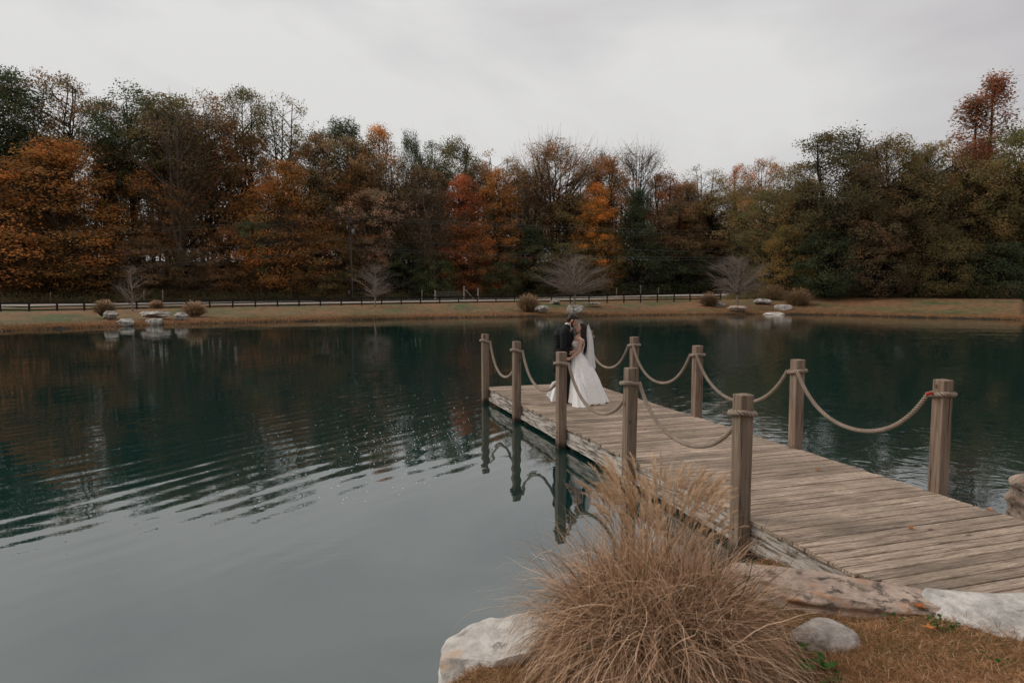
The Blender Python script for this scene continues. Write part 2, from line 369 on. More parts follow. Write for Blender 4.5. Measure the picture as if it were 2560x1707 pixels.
def ground_z(X, Y):
    """height and surface class of the land at a place"""
    r = math.hypot(X, Y); az = math.degrees(math.atan2(X, Y))
    rin = interp(RIN, az)
    rs, rc, zc, rf, zf, zr = far_par(az)
    if az < AZK[0]: rs2 = interp(ROUT, az); k = rs2 / rs; rs, rc, rf = rs * k, rc * k, rf * k
    elif az > AZK[-1]: rs2 = interp(ROUT2, az); k = rs2 / rs; rs, rc, rf = rs * k, rc * k, rf * k
    wob = noise.noise(Vector((X * .35, Y * .35, 3.1))) * .5 + noise.noise(Vector((X * 1.3, Y * 1.3, 7.7))) * .25
    if r < (rin + rs) / 2:                                   # near bank
        sdn = rin - r + wob * .35
        if sdn < 0: return WATER_Z + max(-1.4, sdn * .45), 0.0
        z = WATER_Z + .19 * float(smooth(sdn / .35)) + .03 * min(sdn, 8) + .10 * min(3.6, max(0, sdn - 2.4)) + noise.noise(Vector((X * 2.1, Y * 2.1, 0))) * .035 * min(1, sdn)
        z = .38 + (z - .38) * float(smooth(r / 3.2)); n = X * DOCK_N[0] + Y * DOCK_N[1]
        s_ = X * DOCK_A[0] + Y * DOCK_A[1]; over = max(0, (s_ + 4.2)) * .95 + 4.31      # land stays below the deck boards
        if n > 3.7: z = min(z, -.055 - .225 * float(smooth((-2.95 - s_) / .5)) * float(smooth((n - 3.9) / .4)) * (1 if n > over - .25 else float(smooth((-4.15 - s_) / .3))))
        return z, .12 + .48 * float(smooth(sdn / .3))
    d = r - rs + wob * .9
    if d < 0: return WATER_Z + max(-1.6, d * .35), 0.0
    lip = .16 + .10 * wob
    keys = [(0, WATER_Z), (.35, WATER_Z + lip), (1.4, WATER_Z + lip + .08), (rc - rs, zc), (rf - rs, zf), (rf - rs + 8, zr), (rf - rs + 15, zr), (rf - rs + 22, zr + .3), (rf - rs + 55, zr + 7.5), (rf - rs + 110, zr + 9), (900, zr + 9)]
    z = float(np.interp(d, [k[0] for k in keys], [k[1] for k in keys]))
    z += .05 * wob * min(1, d / 3)
    edge = (rf - rs + 17) if az < az_of_u(1830) else (rc - rs + 2.5)
    cls = .02 + .40 * min(1, d / 1.0) ** 1.6
    if d > 1.0: cls = .42 + .20 * float(smooth((d - 1.6 + wob * 2.4) / 3.2))
    if d > edge - 2: cls = .62 + .38 * float(smooth((d - edge + 2 + wob * 2) / 3))
    return z, cls
def gz(X, Y): return ground_z(X, Y)[0]

azs = np.concatenate([np.arange(-180, -46, 4), np.arange(-46, 46, .22), np.arange(46, 181, 4)])
azs[0] = -180; azs[-1] = 180
rs_ = np.concatenate([np.arange(.3, 2.5, .25), np.arange(2.5, 9.8, .075), np.arange(9.8, 42, 1.6), np.arange(42, 96, .42), np.arange(96, 130, 2.5), [135, 150, 180, 240, 340, 500, 800]])
P = np.zeros((len(rs_), len(azs), 3)); T = np.zeros((len(rs_), len(azs)))
for j, a in enumerate(azs):
    sa, ca = math.sin(R(a)), math.cos(R(a))
    for i, r in enumerate(rs_):
        x, y = sa * r, ca * r; z, c = ground_z(x, y); P[i, j] = (x, y, z); T[i, j] = c
P[:, -1] = P[:, 0]
b = MB(); b.grid(P[:, ::-1], T[:, ::-1])
b.build('ground', M['ground'], smooth=True, kind='structure')
b = MB(); b.add([[-260, -120, WATER_Z], [260, -120, WATER_Z], [260, 160, WATER_Z], [-260, 160, WATER_Z]], [[0, 1, 2, 3]])
# keep the water sheet inside the ring of land: a fan to mid-bank radius
b = MB(); ring = []
for a in np.arange(-180, 180, 3):
    rs, rc, zc, rf, zf, zr = far_par(a)
    rr = max(rs, 62) + 2.0 if not (-46 < a < 46) else rs + 2.0
    ring.append((math.sin(R(a)) * rr, math.cos(R(a)) * rr, WATER_Z))
k = len(ring)
b.add([(0, 0, WATER_Z)] + ring, None, [[0, 1 + (i + 1) % k, 1 + i] for i in range(k)])
b.build('water', M['water'], kind='structure')
# gravel road behind the fence
rows = []
for u in range(-400, 1821, 20):
    a = az_of_u(u); rs, rc, zc, rf, zf, zr = far_par(a); row = []
    for dr in (8.6, 9.4, 11.5, 14.0, 14.8):
        x, y = math.sin(R(a)) * (rf + dr), math.cos(R(a)) * (rf + dr)
        row.append((x, y, gz(x, y) + (-.06 if dr in (8.6, 14.8) else .06 + (dr - 9.4) * .045)))
    rows.append(row)
b = MB(); b.grid(np.array(rows)); b.build('road', M['road'], smooth=True, kind='structure')

# ------------------------------------------------------------------ dock
def dk(s, n, z=0.0): p = DOCK_A * s + DOCK_N * n; return Vector((p[0], p[1], z))   # dock coordinates -> world
DOCK_RZ = math.atan2(DOCK_N[1], DOCK_N[0])      # local X runs across the dock, local -Y along it towards the camera
NL, NR = 4.31, 6.87; S0, S1 = -15.50, -3.0
dock = empty('dock', dk(-9, (NL + NR) / 2), DOCK_RZ, label='long weathered wooden dock with square posts running out over the pond', cat='dock')
dock_inv = Matrix.Translation(dock.location) @ Matrix.Rotation(DOCK_RZ, 4, 'Z'); dock_inv.invert()
def on_dock(s, n, z=0): return dock_inv @ dk(s, n, z)
rng = np.random.default_rng(5)
def plank_mesh(i, Ln=NR - NL + .02):
    W, T_ = .1345, .036
    x = np.linspace(-Ln / 2, Ln / 2, 9); rings = []
    x[0] += rng.uniform(-.012, .01); x[-1] += rng.uniform(-.01, .02)
    for k, xx in enumerate(x):
        e1, e2 = rng.normal(0, .0016, 2); t1, t2 = rng.normal(0, .0012, 2); b_ = .006
        rings.append([(xx, -W/2 + e1, -T_), (xx, W/2 + e2, -T_), (xx, W/2 + e2, -b_ + t2), (xx, W/2 - b_ + e2, t2), (xx, -W/2 + b_ + e1, t1), (xx, -W/2 + e1, -b_ + t1)])
    m = MB(); m.loft(rings); return m.mesh('plank', False, M['plank'])
pm = [plank_mesh(i) for i in range(9)]
np_ = int((S1 - S0) / .1475)
for i in range(np_):
    ps = S0 + .0738 + i * .1475; nl = NL + max(0, (ps + 4.15)) * .95        # the last boards are cut short against the stones
    o = link('plank', (pm[i % 9] if i % 2 else pm[(i * 5) % 9]) if nl == NL else plank_mesh(i, NR - nl), None, dock)
    o.location = on_dock(ps, (nl + NR) / 2 + rng.normal(0, .006), rng.normal(0, .0016))
    o.rotation_euler = (rng.normal(0, .004), rng.normal(0, .0006), rng.normal(0, .0016) + (math.pi if i % 3 == 0 else 0))
def beam(name, s0, s1, n0, n1, z0, z1, mat, seg=14, jit=.004):
    """a board running along the dock, between two distances and two sides"""
    rings = []
    for k in range(seg + 1):
        s = s0 + (s1 - s0) * k / seg; j = rng.normal(0, jit, 4)
        c = [(n0 + j[0], z0), (n1 + j[1], z0 + j[2]), (n1 + j[1], z1), (n0 + j[0], z1 + j[3] * .4)]
        rings.append([on_dock(s, n, z) for n, z in c])
    cen = np.mean(np.array(rings).reshape(-1, 3), axis=0)
    m = MB(); m.loft(np.array(rings) - cen)
    me = m.mesh(name, False, mat)
    rot = Matrix.Rotation(R(90), 4, 'Z')          # make local X the grain direction
    me.transform(rot.inverted()); o = link(name, me, None, dock); o.location = cen; o.rotation_euler = (0, 0, R(90)); return o
LP = [(-15.42, 1.262), (-13.03, 1.262), (-10.60, 1.262), (-8.14, 1.262), (-5.73, 1.262)]
RP = [(-15.55, 1.287), (-13.18, 1.287), (-10.75, 1.287), (-8.16, 1.287), (-5.82, 1.287)]
brk = [S0 + .02, -13.03, -10.60, -8.14, -5.73, -4.2]
for side in (0, 1):
    for a, c in zip(brk[:-1], brk[1:]):
        if side == 0:
            beam('rim_board', a + .005, c - .005, NL + .012, NL + .05, -.215, -.0405, M['fascia'])
            beam('ledger_board', a + .012, c - .012, NL - .018, NL + .03, -.305, -.2185, M['fascia'])
        else:
            beam('rim_board', a + .005, (c if c < -5 else S1) - .005, NR - .05, NR - .012, -.24, -.0405, M['fascia'], 6)
for n in (4.9, 5.59, 6.25):
    beam('joist', S0 + .05, S1, n - .02, n + .02, -.20, -.0405, M['fascia'], 6)
m = MB(); 
for n0, n1 in ((NL + .052, NR - .052),):
    m.box(on_dock(S0 + .02, n1, -.21) if False else (-(n1 - n0) / 2, -.019, -.21), ((n1 - n0) / 2, .019, -.0405))
e = m.build('end_board', M['fascia'], dock); e.location = on_dock(S0 + .045, (NL + NR) / 2)
for s in (-13.03, -10.6, -8.14, -5.73):
    m = MB(); m.box((-1.22, -.045, -.395), (1.22, .045, -.2185)); e = m.build('cross_beam', M['fascia'], dock); e.location = on_dock(s + .13, (NL + NR) / 2)
def post_mesh(h, seed, foot=-1.3):
    g = np.random.default_rng(seed); w_ = .074; ch = .007
    prof = [(-w_ + ch, -w_), (w_ - ch, -w_), (w_, -w_ + ch), (w_, w_ - ch), (w_ - ch, w_), (-w_ + ch, w_), (-w_, w_ - ch), (-w_, -w_ + ch)]
    rings = []
    tw = g.normal(0, .004, 2)
    for k, z in enumerate(list(np.linspace(foot, h - .008, 9)) + [h]):
        sc = 1 if z < h - .001 else .93
        t = (z / h) ; dx, dy = tw * t + g.normal(0, .0009, 2)
        rings.append([(x * sc + dx, y * sc + dy, z + (g.normal(0, .0012) if sc < 1 else 0)) for x, y in prof])
    m = MB(); m.loft(rings); return m.mesh('post', False, M['post'])
POSTS = []
for i, (s, h) in enumerate(LP):
    o = link('post', post_mesh(h, 10 + i), None, dock); o.location = on_dock(s, NL - .078); o.rotation_euler = (0, 0, rng.normal(0, .02))
for i, (s, h) in enumerate(RP):
    o = link('post', post_mesh(h, 30 + i), None, dock); o.location = on_dock(s, NR + .078); o.rotation_euler = (0, 0, rng.normal(0, .02))
# bolts on the posts' outer face
m = MB(); m.tube([(0, 0, 0), (-.008, 0, 0)], .011, 6, True); bolt_m = m.mesh('bolt', False, M['shoe'])
for s, h in LP:
    for z in (-.10, -.17):
        e = link('bolt', bolt_m, None, dock); e.location = on_dock(s, NL - .1525, z)

# rope railings
def strand_rope(m, path, rad=.0235, pitch=.115, sides=6, step=.0125, phase=0):
    path = np.asarray(path); d = np.r_[0, np.cumsum(np.linalg.norm(np.diff(path, axis=0), axis=1))]
    n = max(6, int(d[-1] / step)); t = np.linspace(0, d[-1], n)
    C = np.stack([np.interp(t, d, path[:, k]) for k in range(3)], 1)
    tan = np.gradient(C, axis=0); tan /= np.linalg.norm(tan, axis=1, keepdims=True) + 1e-9
    ref = np.array([0.13, 0.31, .94]); N = np.cross(tan, ref); N /= np.linalg.norm(N, axis=1, keepdims=True) + 1e-9
    B = np.cross(tan, N)
    for k in range(3):
        a = t / pitch * 2 * math.pi + k * 2 * math.pi / 3 + phase
        m.tube(C + rad * .66 * (np.cos(a)[:, None] * N + np.sin(a)[:, None] * B), rad * .50, sides)
def ring_path(c, z, up, slope, half=.098, r=.05, slack=0):
    pts = []; q = half
    cor = [(q, -q, 0), (q, q, 0), (-q, q, 0), (-q, -q, 0)]
    for k in range(41):
        a = 2 * math.pi * k / 40 + up
        x, y = math.cos(a), math.sin(a); s = 1 / max(abs(x), abs(y)) ; s = min(s, 1.22)
        pts.append((x * s * q, y * s * q, z + slope * x + .012 * math.sin(2 * a)))
    return np.array([c + (Vector(p) if False else Matrix.Rotation(DOCK_RZ, 3, 'Z') @ Vector((p[0], p[1], 0))) + Vector((0, 0, p[2])) for p in pts])
def sag(p0, p1, low, n=60):
    t = np.linspace(0, 1, n); x = (t - .5) * 2
    k = 2.2; c = (np.cosh(k * x) - 1) / (np.cosh(k) - 1)
    base = (p0[2] + p1[2]) / 2 * 0 + low
    z = np.where(t < .5, low + (p0[2] - low) * c, low + (p1[2] - low) * c)
    return np.stack([p0[0] + (p1[0] - p0[0]) * t, p0[1] + (p1[1] - p0[1]) * t, z], 1)
def railing(posts, n, inner, lows, label, ringz, slopes, last_free):
    root = empty('rope_railing', dk(posts[2][0], n, 1.0), 0, label=label, cat='rope railing', group='rope railings along the dock')
    off = root.location
    for i, (s, h) in enumerate(posts):
        m = MB(); strand_rope(m, ring_path(dk(s, n) - off, h - ringz[i], .3, slopes[i]), .026)
        m.build('rope_loop', M['rope'], root, True)
    for i in range(len(posts) - 1):
        a = dk(posts[i][0] + .095, n + inner, posts[i][1] - ringz[i] + .01) ; c = dk(posts[i + 1][0] - .095, n + inner, posts[i + 1][1] - ringz[i + 1] + .0)
        m = MB(); strand_rope(m, sag(np.array(a - off), np.array(c - off), lows[i] - off[2]), .0250)
        m.build('rope_span', M['rope'], root, True)
railing(LP, NL - .078, .09, [.40, .45, .45, .50], 'thick twisted rope slung between the five posts on the left side of the dock', [.17, .185, .19, .20, .18], [-.03, -.02, -.005, 0, 0], 0)
railing(RP, NR + .078, -.09, [.50, .46, .48, .50], 'thick twisted rope slung between the posts on the right side of the dock', [.16, .17, .16, .16, .155], [.02, .01, .01, .02, .01], 0)
m = MB(); m.tube([(0, 0, 0), (-.045, -.01, -.008)], [.018, .019], 10, True); m.tube([(.03, 0, 0), (0, 0, 0)], .012, 8, True)
e = m.build('bottle_cap', M['red'], None, True, label='small red plastic cap tucked behind the rope on the nearest right post', cat='plastic cap'); e.location = at_y(2326, 983, dk(-5.82, NR)[1])

# ------------------------------------------------------------------ boulders
def rock(name, c, size, seed, mat, label, rz=0, flat=0, strata=0, sub=4, cat='boulder', ang=.55, group=None, tilt=(0, 0), block=0, rnd=0):
    bm = bmesh.new(); bmesh.ops.create_icosphere(bm, subdivisions=sub, radius=1)
    g = random.Random(seed); off = Vector((g.uniform(-50, 50), g.uniform(-50, 50), g.uniform(-50, 50)))
    planes = []
    for k in range(11):
        d = Vector((g.gauss(0, 1), g.gauss(0, 1), g.gauss(0, .7))).normalized(); planes.append((d, g.uniform(.62, .92)))
    planes.append((Vector((g.uniform(-.1, .1), g.uniform(-.1, .1), 1)).normalized(), .6 if flat else .82))
    if block:
        planes = [(Vector((sx_ * 1, g.uniform(-.18, .18), g.uniform(-.1, .25))).normalized(), g.uniform(.70, .82)) for sx_ in (-1, 1)] + [(Vector((g.uniform(-.2, .2), sy_, g.uniform(0, .3))).normalized(), g.uniform(.62, .75)) for sy_ in (-1, 1)]
        planes += [(Vector((g.uniform(-.12, .12), g.uniform(-.12, .12), 1)).normalized(), .58), (Vector((.75, -.6, .35)).normalized(), .82), (Vector((-.6, -.7, .5)).normalized(), .84), (Vector((-.3, .8, .6)).normalized(), .85)]
    if rnd: planes = [(d, .80 + .18 * h) for d, h in planes[:9]]
    for v in bm.verts:
        p = v.co.copy()
        for d, h in planes:
            k = p.dot(d) - h
            if k > 0: p -= d * k * (1 - .12 * (1 - ang))
        p += p.normalized() * (noise.noise(p * 1.6 + off) * .13 + noise.noise(p * 4.5 + off) * .045 + noise.noise(p * 11 + off) * .018)
        if strata:
            q = math.sin((p.z + .12 * noise.noise(p * 1.2 + off)) * strata) ; p.x *= 1 + .045 * q; p.y *= 1 + .045 * q
        v.co = Vector((p.x * size[0] / 2, p.y * size[1] / 2, p.z * size[2] / 2))
    me = bpy.data.meshes.new(name); bm.to_mesh(me); bm.free()
    me.polygons.foreach_set('use_smooth', [sub > 4] * len(me.polygons))
    o = link(name, me, mat, None, label=label, cat=cat, group=group); o.location = c; o.rotation_euler = (tilt[0], tilt[1], rz)
    return o
def far_rock(u, v, w_px, h_px, Y, seed, label, mat='shore_rock', flat=0, strata=9, depth=.8, tilt=(0, 0)):
    p = at_y(u, v, Y); k = Y / F; W_, H_ = w_px * k, h_px * k * 1.0
    rock('boulder', (p[0], p[1], p[2]), (W_ * 1.06, W_ * depth, H_ * 1.1), seed, M[mat], label, flat=flat, strata=strata, sub=4, group='boulders along the far shore', tilt=tilt)
far_rock(278, 787, 36, 22, 52.5, 1, 'grey domed boulder leaning against the leftmost grass clump on the far bank')
far_rock(314, 806, 46, 28, 50.2, 2, 'dark undercut boulder at the waterline below the leafless leftmost ornamental tree', 'shore_rock', 1)
far_rock(388, 785, 74, 18, 54, 3, 'long low grey slab of rock behind the cracked shoreline boulder on the left bank', 'shore_rock', 1)
far_rock(386, 806, 42, 28, 51.5, 4, 'pale cracked block of rock at the waterline below the long low slab', 'shore_rock', 1, 5)
far_rock(455, 791, 36, 22, 54, 5, 'pale pointed boulder just left of the wide tan grass clump on the left bank', 'shore_rock', 0)
far_rock(1354, 771, 34, 20, 70, 6, 'pale topped dark boulder right of the round grass clump by the shore', 'shore_rock', 1, 0)
far_rock(1387, 755, 28, 12, 78, 7, 'small flat grey rock on the grass behind the pale topped boulder', 'shore_rock', 1)
far_rock(1436, 776, 50, 28, 70, 8, 'mottled black and white boulder directly under the wide leafless tree', 'shore_rock', 0, 0)
far_rock(1484, 759, 40, 8, 77, 9, 'thin flat stone lying on green grass right of the mottled boulder', 'shore_rock', 1)
far_rock(1797, 761, 32, 17, 79, 10, 'square grey boulder right of the small dark grass clump', 'shore_rock', 1)
far_rock(1842, 771, 48, 21, 74.5, 11, 'trapezoid layered tan boulder at the foot of the right leafless tree', 'slab_rock', 1, 14)
far_rock(1907, 755, 42, 18, 80, 12, 'light grey wedge boulder in front of the reddish grass clump', 'shore_rock', 0)
far_rock(1958, 770, 46, 24, 76.5, 13, 'large white block of limestone in front of the tall round grass clump', 'pale_rock', 1, 0)
far_rock(1933, 785, 62, 12, 73, 14, 'low white slab of limestone lying in the water below the white block', 'pale_rock', 1, 0)
far_rock(1594, 785, 9, 6, 72, 15, 'tiny pale stone at the waterline between the two wide leafless trees', 'pale_rock', 0, 0)

rock('boulder', (-.06, 4.60, -.31), (1.0, .80, .72), 21, M['pale_rock'], 'white and rust stained limestone boulder half in the water left of the big grass clump', rz=R(12), sub=6, ang=.9, tilt=(R(6), R(-12)), block=1)
rock('boulder', (.42, 5.12, -.36), (.46, .34, .36), 22, M['pale_rock'], 'pale stone half hidden behind the big foreground grass clump at the water edge', rz=R(25), sub=5)
rock('stone_slab', (2.52, 5.12, -.115), (1.85, .60, .46), 23, M['slab_rock'], 'long low tan slab of layered stone lying along the end of the dock', rz=R(-22), flat=1, strata=16, sub=6, cat='stone slab', tilt=(R(9), R(2)), block=1)
rock('stone_slab', (3.72, 4.64, -.095), (1.75, 1.05, .29), 24, M['white_rock'], 'flat white limestone slab between the grass and the end of the dock', rz=R(-20), flat=1, sub=6, cat='stone slab', tilt=(R(9), R(0)), block=1)
rock('boulder', (2.14, 4.47, -.085), (.44, .33, .29), 25, M['grey_rock'], 'small rounded grey stone sitting in the brown grass', rz=R(-15), sub=6, ang=.2, rnd=1)
rock('boulder', (5.98, 7.45, -.12), (.85, .9, .78), 26, M['slab_rock'], 'layered tan rock beside the water at the right edge of the picture', rz=R(35), strata=12, sub=6)
rock('boulder', (6.3, 6.4, -.2), (.9, 1.1, .55), 27, M['slab_rock'], 'low tan rock outside the picture beside the dock', rz=R(10), strata=12, sub=5)

# ------------------------------------------------------------------ grass
blade_tan = m_blade('dry_grass_blades', [(0, (.060, .066, .032)), (.24, (.17, .105, .058)), (.52, (.50, .305, .185)), (1, (.88, .64, .45))])
plume_mat = m_blade('grass_plumes', [(0, (.46, .30, .175)), (1, (.76, .56, .38))], .35)
far_blade = m_blade('ornamental_grass', [(0, (.055, .062, .028)), (.5, (.20, .135, .075)), (1, (.46, .27, .16))])
turf_blade = m_blade('turf_blades', [(0, (.070, .105, .034)), (.22, (.18, .11, .05)), (.55, (.42, .215, .105)), (1, (.75, .50, .30))])
def ribbons(m, base, dirs, length, width, droop, seg, tint, rng, curl=.1, tip=.1):
    """arching grass blades as tapered ribbons, all at once"""
    n = len(base); p = base.copy(); d = dirs / np.linalg.norm(dirs, axis=1, keepdims=True)
    side = np.cross(d, rng.normal(0, 1, (n, 3))); side /= np.linalg.norm(side, axis=1, keepdims=True)
    vs = []; 
    for k in range(seg + 1):
        t = k / seg; wd = width * (1 - (1 - tip) * t ** 1.5)
        vs.append(p - side * wd[:, None] / 2); vs.append(p + side * wd[:, None] / 2)
        d = d + np.array([0, 0, -1.0]) * (droop * (0.25 + t) / seg * 1.6)[:, None] + rng.normal(0, curl / seg ** .5, (n, 3)) * .5
        d /= np.linalg.norm(d, axis=1, keepdims=True)
        p = p + d * (length / seg)[:, None]
    V = np.stack(vs, 1)                     # n, 2(seg+1), 3
    q = np.array([[2 * k, 2 * k + 1, 2 * k + 3, 2 * k + 2] for k in range(seg)])
    Q = (q[None] + (np.arange(n) * 2 * (seg + 1))[:, None, None]).reshape(-1, 4)
    m.add(V.reshape(-1, 3), Q, None, np.repeat(tint, 2 * (seg + 1)))
    return p, d
def clump(loc, Rr, H, n, label, mat, seed, width=.006, plumes=0, plume_len=.16, seg=8, grp=None, spread=1.0, plume_w=.02, lean=(0, 0), bright=0, pmat=None, curl=.28, pl=(.9, 1.12), droop=1.0, pspread=1.0, bs=.28):
    g = np.random.default_rng(seed)
    root = empty('grass_clump', loc, 0, label=label, cat='ornamental grass', group=grp)
    a = g.uniform(0, 2 * math.pi, n); rr = np.sqrt(g.uniform(0, 1, n)); 
    base = np.stack([np.cos(a) * rr * Rr * bs, np.sin(a) * rr * Rr * bs, np.zeros(n)], 1)
    out = g.uniform(.10, 1.0, n) * spread * (0.35 + .8 * rr)
    dirs = np.stack([np.cos(a) * out + lean[0], np.sin(a) * out + lean[1], np.ones(n)], 1) + g.normal(0, .12, (n, 3))
    ln = H * g.uniform(.75, 1.30, n); dr = g.uniform(.35, 1.6, n) * (.5 + .7 * rr) * droop
    m = MB(); tn = np.clip(g.normal(.42 + bright, .27, n), 0, 1)
    ribbons(m, base, dirs, ln, g.uniform(.7, 1.3, n) * width, dr, seg, tn, g, curl)
    o = m.build('blades', mat, root, kind='stuff')
    if plumes:
        a = g.uniform(0, 2 * math.pi, plumes); rr = np.sqrt(g.uniform(0, 1, plumes)); out = g.uniform(.02, .55, plumes) * spread * pspread
        base = np.stack([np.cos(a) * rr * Rr * .25, np.sin(a) * rr * Rr * .25, np.zeros(plumes)], 1)
        dirs = np.stack([np.cos(a) * out + lean[0] * .5, np.sin(a) * out, np.ones(plumes)], 1)
        m = MB(); ms = MB()
        L_ = H * g.uniform(pl[0], pl[1], plumes) * (1 - out * .25)
        tp, td = ribbons(ms, base, dirs, L_, np.full(plumes, width * .55), g.uniform(.05, .40, plumes), seg, np.full(plumes, .6), g, .10)
        ms.build('stems', mat, root, kind='stuff')
        for i in range(plumes):            # fuzzy, nodding seed head
            p = tp[i].copy(); d = td[i].copy(); nb = 80; L1 = plume_len * g.uniform(.7, 1.3); pts = [p.copy()]
            for k in range(6):
                d = d + np.array([0, 0, -.16]) + np.array([math.cos(a[i]), math.sin(a[i]), 0]) * .06; d /= np.linalg.norm(d); p = p + d * L1 / 6; pts.append(p.copy())
            pts = np.array(pts); tt = g.uniform(0, 6, nb); i0 = np.minimum(tt.astype(int), 5); fr = (tt - i0)[:, None]
            c = pts[i0] * (1 - fr) + pts[i0 + 1] * fr; ax = pts[i0 + 1] - pts[i0]; ax /= np.linalg.norm(ax, axis=1, keepdims=True)
            rd = g.normal(0, 1, (nb, 3)); rd -= ax * np.sum(rd * ax, 1, keepdims=True); rd /= np.linalg.norm(rd, axis=1, keepdims=True)
            env = (np.sin(np.clip(tt / 6, .05, .97) * math.pi) ** .6)[:, None] * plume_w
            bl = ax * plume_w * 1.5 + rd * env; sd = np.cross(bl, g.normal(0, 1, (nb, 3))); sd /= np.linalg.norm(sd, axis=1, keepdims=True); sd *= plume_w * .085
            V = np.stack([c - sd, c + sd, c + bl], 1).reshape(-1, 3)
            m.add(V, None, np.arange(nb * 3).reshape(-1, 3), g.uniform(0, 1))
        m.build('seed_heads', pmat or plume_mat, root, kind='stuff')
    return root
cg = at_z(1640, 1668, -.12)
clump((cg[0], cg[1], gz(cg[0], cg[1]) - .02), .80, .98, 9000, 'large tan fountain grass clump with feathery plumes in front of the dock', blade_tan, 3, .0078, 200, .17, 12, spread=.54, curl=1.25, pl=(.92, 1.18), bright=.08, droop=2.4, pspread=.70, bs=.36)

def far_clump(u, v_base, w_px, h_px, Y, seed, label, bright=0, lean=0):
    az = R(az_of_u(u)); x, y = math.tan(az) * Y, Y; k = Y / F
    base = at_y(u, v_base, Y)
    clump((x, y, min(base[2], gz(x, y) + .25)), w_px * k * .50, h_px * k * .74, 1500, label, far_blade, seed, .035, 150, .22, 6, 'ornamental grass clumps on the far bank', .80 * w_px / h_px * .8, .035, (lean, 0), bright + .08, pl=(.72, 1.0), droop=1.4, pspread=1.6, bs=.5)
far_clump(262, 790, 34, 44, 53.5, 41, 'narrow reddish grass clump at far left of the bank beside a grey boulder', -.05)
far_clump(392, 776, 24, 26, 66, 42, 'small faint grass clump behind the long low rock slab', 0)
far_clump(486, 790, 50, 42, 57, 43, 'wide tan grass clump right of the pale pointed boulder', .15)
far_clump(1320, 778, 46, 50, 71, 44, 'round pinkish tan grass clump on the shore left of the pale topped boulder', .05)
far_clump(1772, 770, 34, 44, 79, 45, 'small dark grass clump left of the square grey boulder', -.1)
far_clump(1929, 752, 66, 48, 84, 46, 'broad reddish grass clump spreading behind the light grey wedge boulder', -.05, .2)
far_clump(1994, 770, 54, 58, 79, 47, 'tall round tan grass clump behind the white limestone block', 0)

# turf: short dry blades near the camera, tufts along the far shore
g = np.random.default_rng(8)
N = 230000; az = g.uniform(-9, 42, N); r = g.uniform(2.6, 8.2, N) ; rin_ = interp(RIN, az)
ok = r < rin_ - .02
az, r = az[ok], r[ok]; X = np.sin(np.radians(az)) * r; Y = np.cos(np.radians(az)) * r; nn = X * DOCK_N[0] + Y * DOCK_N[1]
ss = X * DOCK_A[0] + Y * DOCK_A[1]; ok = (nn < 4.25 + np.maximum(0, ss + 4.2) * .95) & (Y > 3.0); X, Y = X[ok], Y[ok]
Z = np.array([gz(x, y) for x, y in zip(X, Y)])
ok = Z > WATER_Z + .04; X, Y, Z = X[ok], Y[ok], Z[ok]; n_ = len(X)
m = MB(); dirs = np.stack([g.normal(0, 1, n_), g.normal(0, 1, n_), g.uniform(.25, 1.3, n_)], 1)
pat = np.array([noise.noise(Vector((x * 1.1, y * 1.1, 5))) for x, y in zip(X, Y)])
ribbons(m, np.stack([X, Y, Z - .005], 1), dirs, g.uniform(.035, .10, n_), g.uniform(.0028, .0055, n_), g.uniform(.3, 1.5, n_), 3, np.clip(g.normal(.52, .2, n_) - .5 * np.clip(pat - .12, 0, 1), 0, 1), g, .3)
m.build('grass', turf_blade, None, kind='stuff', label='short dry brown grass on the near bank', cat='grass')
N = 60000; uu = g.uniform(-30, 2590, N); m = MB()
az = np.degrees(np.arctan((uu - 1280) / F)); rs = np.array([far_par(a)[0] for a in az]); dd = g.exponential(1.6, N) - .1
r = rs + dd; X = np.sin(np.radians(az)) * r; Y = np.cos(np.radians(az)) * r; Z = np.array([gz(x, y) for x, y in zip(X, Y)])
ok = Z > WATER_Z - .05; X, Y, Z, dd = X[ok], Y[ok], Z[ok], dd[ok]; n_ = len(X)
dirs = np.stack([g.normal(0, .5, n_), g.normal(-.25, .5, n_), np.ones(n_)], 1)
pat = np.array([noise.noise(Vector((x * .12, y * .12, 5))) for x, y in zip(X, Y)])
ribbons(m, np.stack([X, Y, Z - .02], 1), dirs, g.uniform(.06, .24, n_) * np.exp(-dd / 6), g.uniform(.02, .04, n_), g.uniform(.3, 1.5, n_), 2, np.clip(g.normal(.46, .17, n_) - .4 * np.clip(pat, 0, 1), 0, 1), g, .3)
m.build('shore_grass', turf_blade, None, kind='stuff', label='rusty brown grass fringe along the far shoreline', cat='grass')

